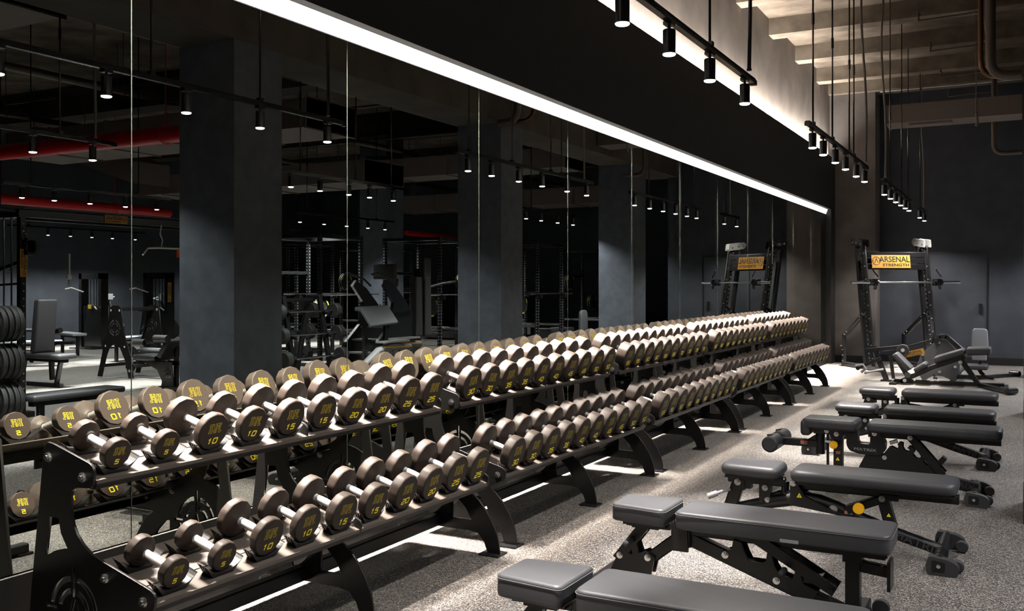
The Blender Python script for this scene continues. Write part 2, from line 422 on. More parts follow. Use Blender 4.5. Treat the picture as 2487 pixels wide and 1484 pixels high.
def tray_mb(lip, y0, y1, back):
    mb = MB(); t = .004
    def P(u, n, y): q = lip + UX * u + NX * n; return (q.x, y, q.z)
    def strip(pts):   # closed profile extruded in y
        k = len(pts); vs = [P(u, n, y0) for u, n in pts] + [P(u, n, y1) for u, n in pts]
        fs = [(i, (i + 1) % k, k + (i + 1) % k, k + i) for i in range(k)]
        mb.add(vs, fs)
    D = .335 if back else .280
    strip([(0, 0), (D, 0), (D, -t), (0, -t)])
    strip([(.105, .001), (.135, .001), (.135, .0035), (.105, .0035)])
    # front lip turned down
    a = Vector(P(0, 0, 0)); mb.box((a.x - .001, y0, a.z - .014), (a.x + .006, y1, a.z - .0005))
    mb.cur = 1; mb.box((a.x - .002, y0, a.z - .020), (a.x + .0065, y1, a.z - .014)); mb.box((a.x - .030, y0, a.z - .034), (a.x - .002, y1, a.z - .016))
    return mb
def cradle_mb():   # local: x up the tray (depth), y along rack, z normal
    mb = MB(); N = 16; d = .056
    top = [(-.094, .053)] + arc(0, .142, .130, -134, -46, N) + [(.094, .053)]
    m = len(top)
    bot = [(-.050 + .100 * i / (m - 1), 0) for i in range(m)]
    vs = []
    for x in (0, d): vs += [(x, y, z) for y, z in top] + [(x, y, z) for y, z in bot]
    fs = []
    for i in range(m - 1):
        fs.append((i, m + i, m + i + 1, i + 1)); fs.append((2 * m + i, 2 * m + i + 1, 3 * m + i + 1, 3 * m + i))
        fs.append((i, i + 1, 2 * m + i + 1, 2 * m + i))
    fs += [(0, 2 * m, 3 * m, m), (m - 1, 2 * m - 1, 4 * m - 1, 3 * m - 1)]
    mb.add(vs, fs)
    for sgn in (-1, 1):
        for x0 in (.012, .026, .040): mb.add([(x, sgn * yy, zz) for x in (x0, x0 + .004) for yy, zz in ((.050, .002), (.056, .002), (.092, .045), (.086, .045))], [(0, 1, 2, 3), (7, 6, 5, 4), (0, 4, 5, 1), (1, 5, 6, 2), (2, 6, 7, 3), (3, 7, 4, 0)])
    return mb
CRADLE = cradle_mb().mesh('cradle', M_BLACK)
FRM = lambda lip, u, y: frame(lip + UX * u + Vector((0, y, 0)), UX, Vector((0, 1, 0)), NX)
RY = [2.29 + 2.512 * i for i in range(5)]; RW = 2.31
NW = {5: 'five', 10: 'ten', 15: 'fifteen', 20: 'twenty', 25: 'twenty-five', 30: 'thirty', 35: 'thirty-five', 40: 'forty', 45: 'forty-five', 50: 'fifty', 55: 'fifty-five', 60: 'sixty', 65: 'sixty-five', 70: 'seventy', 75: 'seventy-five', 80: 'eighty', 85: 'eighty-five', 90: 'ninety', 95: 'ninety-five', 100: 'one hundred', 105: 'one hundred five', 110: 'one hundred ten', 115: 'one hundred fifteen', 120: 'one hundred twenty', 125: 'one hundred twenty-five'}
where = ['nearest', 'second', 'third', 'fourth', 'farthest']
WTS = [[5, 10, 15, 20, 25], [30, 35, 40, 45, 50], [55, 60, 65, 70, 75], [80, 85, 90, 95, 100], [105, 110, 115, 120, 125]]
def slot_y(y0, k): return y0 + .11 + k * .2322
def make_rack(y0, i):
    root = empty('dumbbell_rack', (-3.0, y0, 0), label='black two-tier dumbbell rack holding pairs from %s to %s' % (NW[WTS[i][0]], NW[WTS[i][4]]), cat='dumbbell rack', group='dumbbell racks along the mirror')
    Z = T(3.0, -y0, 0)
    for j, y in enumerate((y0, y0 + RW / 2, y0 + RW)):
        fr = mobj('side_frame', SIDE, root, T(3.0, -y0 + y, 0))
        MB().box((-2.67, y - .055, 0), (-2.545, y + .055, .010)).build('foot_plate', M_BLACK2, fr).matrix_local = T(0, -y, 0); MB().box((-3.33, y - .055, 0), (-3.235, y + .055, .010)).build('foot_plate', M_BLACK2, fr).matrix_local = T(0, -y, 0)
        for (bx, bz) in ((-3.195, .862), (-3.005, .805), (-2.885, .455), (-2.687, .402)):
            b = MB(); bolt_mb(b, (bx, y - .006, bz), (0, -1, 0)); bolt_mb(b, (bx, y + .006, bz), (0, 1, 0))
            b.build('bolt', M_STEEL, fr).matrix_local = T(0, -y, 0)
    for lip, nm in ((LIP_U, 'upper'), (LIP_L, 'lower')):
        tr = tray_mb(lip, y0 + .006, y0 + RW - .006, nm == 'lower').build('shelf_tray', [M_BROWN, M_BLACK], root); tr.matrix_local = Z
        for k in range(10):
            y = slot_y(y0, k)
            for u in (.022, .205):
                c = mobj('cradle', CRADLE, tr, T(0, 0, 0)); c.matrix_local = FRM(lip, u, y)
    st = MB(); st.bar((-2.98, y0, .155), (-2.98, y0 + RW, .155), .05, .07)
    st.bar((-3.19, y0, .812), (-3.19, y0 + RW, .812), .02, .035)
    st.build('stretcher', M_BLACK, root).matrix_local = Z
    return root
for i, y0 in enumerate(RY): make_rack(y0, i)
# ------------------------------------------------------------------ lettering for the dumbbells
def ribbon(mb, pts, w, closed=False, z=0.0, M=None):
    n = len(pts); L = []; Rr = []
    for i in range(n):
        b = Vector(pts[i])
        a = Vector(pts[i - 1]) if (closed or i > 0) else None
        c = Vector(pts[(i + 1) % n]) if (closed or i < n - 1) else None
        if a is None: d = (c - b).normalized(); nn = Vector((-d.y, d.x)); k = 1
        elif c is None: d = (b - a).normalized(); nn = Vector((-d.y, d.x)); k = 1
        else:
            d1 = (b - a).normalized(); d2 = (c - b).normalized(); nn = (Vector((-d1.y, d1.x)) + Vector((-d2.y, d2.x)))
            nn = nn.normalized() if nn.length > .1 else Vector((-d1.y, d1.x)); k = 1 / max(.45, nn.dot(Vector((-d1.y, d1.x))))
        L.append((b.x + nn.x * w / 2 * k, b.y + nn.y * w / 2 * k, z)); Rr.append((b.x - nn.x * w / 2 * k, b.y - nn.y * w / 2 * k, z))
    fs = [(i, n + i, n + (i + 1) % n, (i + 1) % n) for i in range(n if closed else n - 1)]
    mb.add(L + Rr, fs, False, M)
DIG = {'0': [[(.1, 0), (.9, 0), (1, .1), (1, .9), (.9, 1), (.1, 1), (0, .9), (0, .1)]],
       '1': [[(.15, .78), (.62, 1), (.62, 0)]], '2': [[(0, .95), (.1, 1), (.9, 1), (1, .9), (1, .62), (.9, .52), (.12, .46), (0, .36), (0, 0), (1, 0)]],
       '3': [[(0, 1), (.9, 1), (1, .9), (1, .6), (.9, .5), (1, .4), (1, .1), (.9, 0), (0, 0)], [(.25, .5), (.9, .5)]],
       '4': [[(.75, 0), (.75, 1), (0, .3), (1.05, .3)]], '5': [[(1, 1), (.08, 1), (.04, .55), (.9, .55), (1, .45), (1, .1), (.9, 0), (0, 0)]],
       '6': [[(.95, 1), (.1, 1), (0, .9), (0, .1), (.1, 0), (.9, 0), (1, .1), (1, .45), (.9, .55), (.05, .55)]],
       '7': [[(0, 1), (1, 1), (1, .85), (.35, 0)]], '8': [[(.1, 0), (.9, 0), (1, .1), (1, .9), (.9, 1), (.1, 1), (0, .9), (0, .1)], [(0, .5), (1, .5)]],
       '9': [[(.05, 0), (.9, 0), (1, .1), (1, .9), (.9, 1), (.1, 1), (0, .9), (0, .55), (.1, .45), (.95, .45)]]}
def number_mesh(s, h):
    mb = MB(); w = h * .98; adv = w * 1.36; x = -(adv * (len(s) - 1) + w) / 2; th = h * .25; sh = .28
    for ch in s:
        cw = w * (.75 if ch == '1' else 1)
        for st in DIG[ch]:
            pts = [(x + px * cw + (py * h) * sh - sh * h / 2, py * h - h / 2) for px, py in st]
            ribbon(mb, pts, th, closed=(st[0] == (.1, 0) and len(st) == 8))
        x += adv
    return mb.mesh('weight_number', M_YEL)
def logo_mesh(h):   # TMPL in outlined, condensed, slanted capitals
    mb = MB(); w = h * .34; s = .22; sh = .20; lw = h * .048
    G = {'T': [(0, 1), (0, .82), (.32, .82), (.32, 0), (.68, 0), (.68, .82), (1, .82), (1, 1)],
         'M': [(0, 0), (0, 1), (.27, 1), (.5, .60), (.73, 1), (1, 1), (1, 0), (.76, 0), (.76, .60), (.5, .16), (.24, .60), (.24, 0)],
         'P': [(0, 0), (0, 1), (1, 1), (1, .40), (.38, .40), (.38, 0)],
         'L': [(0, 0), (0, 1), (.38, 1), (.38, .2), (1, .2), (1, 0)]}
    x = -(w * 4 + w * s * 3) / 2
    for ch in 'TMPL':
        k = 1.5 if ch == 'M' else 1.0
        pts = [(x + px * w * k + py * h * sh - sh * h / 2, py * h - h / 2) for px, py in G[ch]]
        ribbon(mb, pts, lw, closed=True)
        if ch == 'P': ribbon(mb, [(x + px * w + py * h * sh - sh * h / 2, py * h - h / 2) for px, py in ((.38, .58), (.38, .82), (.64, .82), (.64, .58))], lw * .8, closed=True)
        x += w * (k + s)
    return mb.mesh('logo_lettering', M_YELD)
RAD = {5: .059, 10: .080, 15: .085, 20: .088, 25: .099, 30: .102, 35: .103, 40: .104, 45: .105, 50: .106}
def dims(w):
    r = RAD.get(w, .109 if w < 80 else (.111 if w < 105 else .113))
    t = {5: .036, 10: .038, 15: .048, 20: .056, 25: .055, 30: .060, 35: .066, 40: .072, 45: .078, 50: .084}.get(w, .088 + (w - 55) * .0006)
    return r, t
def facet(a):
    s = math.pi / 6; d = (a % s) - s / 2
    return 1 + .75 * (math.cos(s / 2) / math.cos(d) - 1)
HM = {}
def head_mesh(w):
    if w in HM: return HM[w]
    r, t = dims(w); mb = MB()
    prof = [(0, .001), (0, r * .50), (0, r * .945), (.0015, r * .970), (.0045, r * .992), (.008, r), (t - .010, r), (t - .005, r * .992), (t - .001, r * .965), (t + .001, r * .90), (t + .005, r * .66), (t + .011, r * .40 + .004), (t + .015, .024), (t + .017, .022)]
    mb.lathe(prof, None, 48, facet)
    num = number_mesh(str(w), .30 * r * (.9 if w < 100 else .78)); lg = logo_mesh(.50 * r)
    HM[w] = (mb.mesh('head', M_URETH), num, lg); return HM[w]
GRIP = {}
def grip_mesh(L):
    k = round(L, 3)
    if k not in GRIP:
        mb = MB(); h = L / 2
        mb.lathe([(-h, .0165), (-h + .012, .0165), (-h + .014, .0150), (-h * .5, .0165), (0, .0178), (h * .5, .0165), (h - .014, .0150), (h - .012, .0165), (h, .0165)], None, 20)
        GRIP[k] = mb.mesh('handle', M_SATIN)
    return GRIP[k]
def text_frame(o, face, up):   # text plane: local z = face normal, y = up
    z = Vector(face).normalized(); y = (Vector(up) - z * Vector(up).dot(z)).normalized(); x = y.cross(z)
    return frame(o, x, y, z)
def dumbbell(w, M, label, group):
    r, t = dims(w); hm, num, lg = head_mesh(w)
    root = empty('dumbbell', label=label, cat='dumbbell', group=group); root.matrix_local = M
    g = .146; L = g + 2 * t
    mobj('handle', grip_mesh(g - .02), root)
    for s in (-1, 1):   # local x runs along the handle
        Mh = T(s * L / 2, 0, 0) @ (R(math.pi, 'Z') if s > 0 else Matrix())
        hd = mobj('head', hm, root, Mh)
        # face is at local x=0 of the head, normal -x
        e = mobj('weight_number', num, hd, text_frame((-.0007, 0, -r * .50), (-1, 0, 0), (0, 0, 1)))
        e = mobj('logo_lettering', lg, hd, text_frame((-.0007, 0, r * .20), (-1, 0, 0), (0, 0, 1)))
    return root
HALF = {'first': 'nearer', 'second': 'farther'}
for i, y0 in enumerate(RY):
    for lip, nm in ((LIP_U, 'upper'), (LIP_L, 'lower')):
        for k in range(10):
            w = WTS[i][k // 2]; r, t = dims(w); y = slot_y(y0, k)
            c = lip + UX * .140 + NX * (.0125 + r) + Vector((0, y, 0))
            rr = random.uniform(-.10, .10)
            M = frame(c, -UX, Vector((0, 1, 0)), (-UX).cross(Vector((0, 1, 0)))) @ R(rr, 'X')
            dumbbell(w, M, 'dark urethane dumbbell marked %s on the %s shelf, %s of its pair' % (NW[w], nm, 'nearer' if k % 2 == 0 else 'farther'), 'dumbbells on the %s shelf of the %s rack' % (nm, where[i]))
# ------------------------------------------------------------------ track lighting
HOUSE = MB().lathe([(.022, .012), (.024, .030), (.028, .033), (.150, .033), (.152, .031), (.150, .0295), (.140, .029)], R(math.pi / 2, 'Y'), 20).mesh('lamp_housing', M_BLACK2)
LENSM = MB().lathe([(.1500, .0335), (.1540, .0330), (.1580, .0290), (.1605, .0200), (.1612, .0010)], R(math.pi / 2, 'Y'), 20).mesh('lens', M_LENS)
ADP = MB().box((-.022, -.034, -.004), (.022, .034, .014)).cyl((0, 0, -.026), (0, 0, -.002), .008, 10).box((-.006, -.012, -.034), (.006, .012, -.018)).mesh('track_adapter', M_BLACK2)
def spotlight(x, y, z, label, group, energy=1.0):   # z = lens height
    root = empty('track_spotlight', (x, y, z + .15), label=label, cat='spotlight', group=group)
    mobj('lamp_housing', HOUSE, root); mobj('lens', LENSM, root); mobj('track_adapter', ADP, root)
    for nm, ang, bl, en, z0 in (('main_beam', 32, .7, SPOT_W, -.166), ('spill_beam', 134, .5, SPILL_W, -.168)):
        key = '%s_%.2f_%d' % (nm, energy, x < -1)
        l = bpy.data.lights.get(key)
        if l is None:
            l = bpy.data.lights.new(key, 'SPOT'); l.energy = en * energy; l.spot_size = math.radians(ang); l.spot_blend = bl
            l.color = NEUT if x > -1 else (1.0, .95, .89); l.shadow_soft_size = .028
        lo = bpy.data.objects.new(nm, l); COL.objects.link(lo); lo.location = (0, 0, z0); lo.parent = root
def track(x, y0, y1, z, rods=(), conduit=None, label='', group='ceiling light tracks'):
    root = empty('light_track', (x, (y0 + y1) / 2, z), label=label, cat='light track', group=group)
    I = T(-x, -(y0 + y1) / 2, -z)
    rl = MB(); rl.box((x - .018, y0, z - .010), (x + .018, y1, z + .010)); rl.box((x - .018, y0 + .01, z + .016), (x + .018, y1 - .01, z + .026)); rl.box((x - .012, y0 + .01, z + .010), (x + .012, y1 - .01, z + .016))
    rl.box((x - .021, y0 - .012, z - .016), (x + .021, y0 + .03, z + .016)); rl.box((x - .021, y1 - .03, z - .016), (x + .021, y1 + .012, z + .016))
    rl.build('rail', M_BLACK2, root).matrix_local = I
    for y in rods:
        b = MB(); b.cyl((x, y, z + .02), (x, y, ZC), .008, 8); b.cyl((x, y, z + .9), (x, y, z + 1.0), .013, 8); b.box((x - .02, y - .02, z + .015), (x + .02, y + .02, z + .05))
        b.build('suspension_rod', M_BLACK2, root).matrix_local = I
    if conduit is not None:
        yy, m = conduit; pts = []; k = 26
        for i in range(k):
            h = z + .05 + (ZC - z - .05) * i / (k - 1); a = i / (k - 1)
            pts.append((x + .022 * math.sin(a * 7) + .02 * math.exp(-a * 8), yy + .03 * math.sin(a * 5 + 1) - .03, h))
        b = MB(); b.tube(pts, .013, 8)
        for i in range(0, k, 5): p = Vector(pts[i]); b.cyl(p - Vector((0, 0, .006)), p + Vector((0, 0, .006)), .017, 8)
        b.build('flex_conduit', m, root).matrix_local = I
TR = -1.615
rows = [(TR, [([1.20, 1.90, 2.60, 3.33, 4.05, 4.70, 5.42, 6.21], .7, 6.44, (1.5, 3.2, 4.4, 5.42), (6.25, M_BLACK2)), ([8.48, 8.98, 9.61, 10.21, 10.92, 11.53], 8.25, 11.72, (8.5, 9.45, 10.45, 10.75), (11.5, M_CONDUIT)),
        ([13.29, 13.94, 14.56, 15.18, 15.79, 16.33], 13.1, 16.5, (13.9, 15.3, 16.2), (13.25, M_CONDUIT)), ([18.1, 19.0], 17.9, 19.15, (18.2,), (18.6, M_CONDUIT))], 'above the dumbbell racks'),
        (1.10, [([2.6, 3.3, 4.0, 4.7, 5.43, 6.05], 2.2, 6.3, (3.3, 5.7), (6.1, M_CONDUIT)), ([8.83, 9.37, 9.95, 10.4, 10.95], 8.6, 11.2, (9.0, 10.1, 10.9), None), ([15.0, 15.6, 16.3, 17.0], 14.8, 17.2, (15.2, 16.8), None), ([18.8, 19.6, 20.4], 18.6, 20.6, (19.0,), None)], 'just past the columns'),
        (5.28, [([8.17, 8.66, 9.24, 9.86, 10.45], 7.9, 10.7, (8.3, 10.1), None), ([13.8, 14.5, 15.2, 15.9, 16.5], 13.6, 16.8, (14.0, 16.2), None), ([20.0, 21.0, 22.0], 19.7, 22.3, (20.1,), None)], 'over the middle of the gym'),
        (9.30, [([10.4, 11.2, 12.0, 12.8], 10.1, 13.0, (10.5,), None), ([18.4, 19.0, 19.6], 18.1, 20.0, (18.5,), None)], 'over the machine aisle'),
        (13.6, [([13.9, 14.5, 15.1, 15.7, 16.3, 17.0], 13.5, 17.3, (14.0,), None), ([20.5, 21.5], 20, 22, (20.2,), None)], 'along the far right wall')]
segn = ['nearest', 'second', 'third', 'fourth']
cnt = ['first', 'second', 'third', 'fourth', 'fifth', 'sixth', 'seventh', 'eighth']
for x, tracks, desc in rows:
    for si, (ls, a, b, rods, cond) in enumerate(tracks):
        track(x, a, b, 2.876, rods, cond, 'black light track hanging %s, %s segment' % (desc, segn[si]))
        for li, y in enumerate(ls):
            spotlight(x, y, 2.70, 'black cylinder spotlight %s, %s lamp of the %s track' % (desc, cnt[li], segn[si]), 'track spotlights ' + desc, (3.6 if si == 3 else 1.0) if x < 0 else (1.9 if si < 2 else 3.6) if x < 2 else (4.4 if si < 1 else 6.5) if x < 12 else 5.4)
# ------------------------------------------------------------------ adjustable benches
def xz_plate(name, loops, th, m, y=0.0):   # flat plate standing in the xz plane, centred at y
    me = plate_mesh(name, loops, th, m)
    me.transform(Matrix(((1, 0, 0, 0), (0, 0, -1, y), (0, 1, 0, 0), (0, 0, 0, 1))))
    return me
def bolt_part(parent, pts, r=.012, m=None):
    for p, d in pts:
        b = MB(); bolt_mb(b, p, d, r); b.build('bolt', m or M_STEEL, parent)
def stitch_mb(poly, z, inset=0.0, r=.0011, corner=.02):
    mb = MB(); pts = round_poly(poly, corner, 5)
    mb.tube([(x, y, z) for x, y in pts], r, 5, closed=True); return mb
def stitched_bench(x, y, label):
    root = empty('adjustable_bench', (x, y, 0), 0, label, 'bench', 'adjustable benches beside the racks')
    sp = [(-.315, -.118), (-.035, -.150), (-.030, .150), (-.315, .118)]
    s = MB().pad(sp, .365, .450, .014, corner=.035).build('seat_pad', M_LEATH, root)
    stitch_mb([(-.317, -.120), (-.033, -.152), (-.028, .152), (-.317, .120)], .436, corner=.035).build('stitching', M_STITCH, s)
    bpoly = [(.012, -.150), (.955, -.150), (.955, .150), (.012, .150)]
    b = MB().pad(bpoly, .365, .450, .014, corner=.045).build('back_pad', M_LEATH, root)
    stitch_mb([(.010, -.152), (.957, -.152), (.957, .152), (.010, .152)], .436, corner=.045).build('stitching', M_STITCH, b)
    mb = MB(); mb.box((-.275, -.06, .340), (-.06, .06, .364)); mb.box((-.235, -.045, .325), (-.10, .045, .340)); mb.bar((-.27, 0, .345), (-.05, 0, .345), .05, .04)
    mb.build('seat_frame', M_BLACK, root)
    mb = MB(); mb.bar((.03, 0, .338), (.92, 0, .338), .06, .045); mb.box((.23, -.07, .345), (.31, .07, .364)); mb.box((.70, -.07, .345), (.78, .07, .364)); mb.box((.86, -.05, .33), (.93, .05, .364))
    mb.build('back_frame', M_BLACK, root)
    MB().box((.50, -.1545, .372), (.58, -.1505, .386)).build('maker_plate', M_GREYPR, root)
    h = MB()
    for sy in (-1, 1): h.prism([(-.03, .24), (.05, .24), (.045, .36), (.02, .405), (-.005, .41), (-.03, .36)], -.008, .008, Matrix(((1, 0, 0, 0), (0, 0, -1, sy * .045), (0, 1, 0, 0), (0, 0, 0, 1))))
    h.box((-.035, -.045, .26), (.055, .045, .335)); hb = h.build('hinge_bracket', M_BLACK, root)
    bolt_part(hb, [((.012, -.054, .388), (0, -1, 0)), ((.012, .054, .388), (0, 1, 0))], .017)
    a = MB()
    for sy in (-1, 1): a.bar((-.155, sy * .034, .365), (-.315, sy * .034, .155), .010, .052, up=(.8, 0, .6))
    a.tube([(-.19, -.03, .30), (-.19, .03, .30)], .012, 8); arm = a.build('seat_support_arm', M_BLACK, root)
    bolt_part(arm, [((-.160, -.040, .360), (0, -1, 0)), ((-.300, -.040, .178), (0, -1, 0))], .013)
    MB().lathe([(0, .004), (.004, .012), (.012, .0145), (.085, .0145), (.092, .012), (.096, .004)], T(-.235, -.042, .262) @ R(-math.pi / 2, 'Z'), 14).build('pull_handle', M_RUBBER, root)
    fl = MB(); fl.bar((.0, 0, .300), (-.185, 0, .150), .05, .06, up=(.6, 0, .8)); fl.bar((-.17, 0, .155), (-.40, 0, .050), .05, .055, up=(.4, 0, .9)); 
    fl.prism([(-.35, .10), (-.14, .10), (-.12, .19), (-.17, .215), (-.20, .20), (-.215, .245), (-.24, .245), (-.235, .19), (-.30, .205)], -.006, .006, Matrix(((1, 0, 0, 0), (0, 0, -1, -.034), (0, 1, 0, 0), (0, 0, 0, 1))))
    fl.prism([(-.35, .10), (-.14, .10), (-.12, .19), (-.17, .215), (-.20, .20), (-.215, .245), (-.24, .245), (-.235, .19), (-.30, .205)], -.006, .006, Matrix(((1, 0, 0, 0), (0, 0, -1, .034), (0, 1, 0, 0), (0, 0, 0, 1))))
    f1 = fl.build('front_leg', M_BLACK, root)
    bolt_part(f1, [((-.155, -.041, .185), (0, -1, 0))], .013)
    rl = MB(); rl.bar((.02, 0, .305), (.80, 0, .040), .05, .065, up=(.3, 0, .95)); rl.bar((.80, 0, .045), (-.40, 0, .045), .05, .05)
    r1 = rl.build('rear_leg', M_BLACK, root)
    notch = [(.215, .262), (.255, .280), (.262, .325), (.300, .318), (.318, .268), (.336, .236), (.395, .236), (.412, .246), (.418, .285), (.440, .275), (.452, .225), (.470, .200), (.530, .180), (.545, .225), (.565, .215), (.580, .165), (.64, .14), (.62, .09), (.50, .13), (.35, .185), (.20, .235)]
    for sy in (-1, 1):
        mobj('ladder_plate', xz_plate('ladder_plate', [notch], .010, M_BLACK, sy * .036), root)
    bolt_part(r1, [((.225, -.042, .250), (0, -1, 0)), ((.46, -.042, .165), (0, -1, 0))], .013)
    st = MB()
    for sy in (-1, 1): st.bar((.315, sy * .045, .375), (.715, sy * .045, .155), .010, .050, up=(.5, 0, .85))
    st.box((.58, -.045, .175), (.66, .045, .21)); st.cyl((.70, -.075, .16), (.70, .075, .16), .011, 10)
    s1 = st.build('back_support_strut', M_BLACK, root)
    bolt_part(s1, [((.322, -.050, .372), (0, -1, 0))], .013)
    MB().lathe([(0, .004), (.004, .012), (.012, .0145), (.075, .0145), (.082, .012), (.086, .004)], T(.50, -.050, .225) @ R(-math.pi / 2, 'Z'), 14).build('pull_handle', M_RUBBER, root)
    po = MB(); po.box((.755, -.030, .02), (.815, .030, .300)); po.box((.745, -.036, .29), (.825, .036, .345)); po.bar((.80, 0, .275), (.935, 0, .262), .035, .050); 
    po.box((.930, -.055, .19), (.944, .055, .315)); po.build('transport_post', M_BLACK, root)
    for xx, nm in ((-.42, 'front_foot'), (.80, 'rear_foot')):
        f = MB(); f.bar((xx, -.24, .038), (xx, .24, .038), .055, .050); f.box((xx - .04, -.26, 0), (xx + .04, -.17, .014)); f.box((xx - .04, .17, 0), (xx + .04, .26, .014)); f.build(nm, M_BLACK, root)
    for sy in (-1, 1): MB().lathe([(-.014, .018), (-.014, .034), (-.010, .038), (.010, .038), (.014, .034), (.014, .018)], T(.875, sy * .20, .040) @ R(math.pi / 2, 'Z'), 20).build('wheel', M_RUBBER, root)
    return root
stitched_bench(-1.385, 3.13, 'black stitched adjustable bench nearest the camera, cut off by the bottom edge')
stitched_bench(-1.445, 4.38, 'black stitched adjustable bench, second from the camera, with T-shaped post handle')
def foot_assembly(root, xx, y0, y1, nm='rear_foot'):   # cross tube with moulded shoe ends, wheels behind
    f = MB(); f.tube([(xx, y0 + .04, .062), (xx, y1 - .04, .062)], .034, 14); 
    for k in range(4): f.tube([(xx, y0 + .10 + k * .035, .062), (xx, y0 + .112 + k * .035, .062)], .037, 14)
    fo = f.build(nm, M_BLACK, root)
    for yy, s in ((y0, 1), (y1, -1)):
        e = MB(); pr = round_poly([(-.055, .0), (.085, .0), (.100, .030), (.095, .062), (.055, .085), (-.045, .098), (-.058, .060)], .02, 4)
        e.prism(pr, -.028, .028, Matrix(((1, 0, 0, xx), (0, 0, -1, yy + s * .028), (0, 1, 0, 0), (0, 0, 0, 1))))
        e.build('end_shoe', M_RUBBER, fo)
        b = MB(); yf = yy
        q = round_poly([(-.030, .022), (.030, .022), (.034, .072), (-.030, .078)], .008, 3)
        b.prism(q, -.002, .002, Matrix(((1, 0, 0, xx), (0, 0, -1, yf - s * .001), (0, 1, 0, 0), (0, 0, 0, 1)))); b.build('end_recess', M_BLACK, fo)
        bolt_part(fo, [((xx + .002, yf - s * .003, .050), (0, -s, 0))], .008)
    for yy in (y0 + .10, y1 - .10):
        MB().lathe([(-.014, .012), (-.014, .028), (-.010, .033), (.010, .033), (.014, .028), (.014, .012)], T(xx + .085, yy, .035) @ R(math.pi / 2, 'Z'), 18).build('wheel', M_RUBBER, fo)
    return fo
def xtext(parent, s, size, m, x, z, y, rot=0.0, shear=0, sx=1.35, name='lettering', bold=0.0):
    M = frame((x, y, z), (math.cos(rot), 0, math.sin(rot)), (-math.sin(rot), 0, math.cos(rot)), (0, -1, 0))
    return mobj(name, text_mesh(s, size, m, shear, .0006, bold, sx), parent, M)
def warn_tri(parent, x, z, y, s=.022):
    M = frame((x, y, z), (1, 0, 0), (0, 0, 1), (0, -1, 0)); mb = MB(); mb.cur = 0
    mb.prism([(-s * .5, -s * .4), (s * .5, -s * .4), (0, s * .5)], 0, .0008, M); mb.cur = 1; mb.prism([(-s * .06, -s * .25), (s * .06, -s * .25), (0, s * .2)], .0008, .0012, M)
    mb.build('warning_triangle', [M_YEL, M_SIGNTX], parent)
def red_label(parent, x, z, y, w=.04, h=.02):
    mb = MB(); mb.cur = 0; mb.box((x - w / 2, y - .0008, z), (x + w / 2, y, z + h / 2)); mb.cur = 1; mb.box((x - w / 2, y - .0008, z - h / 2), (x + w / 2, y, z))
    mb.build('safety_label', [M_REDPR, M_GREYPR], parent)
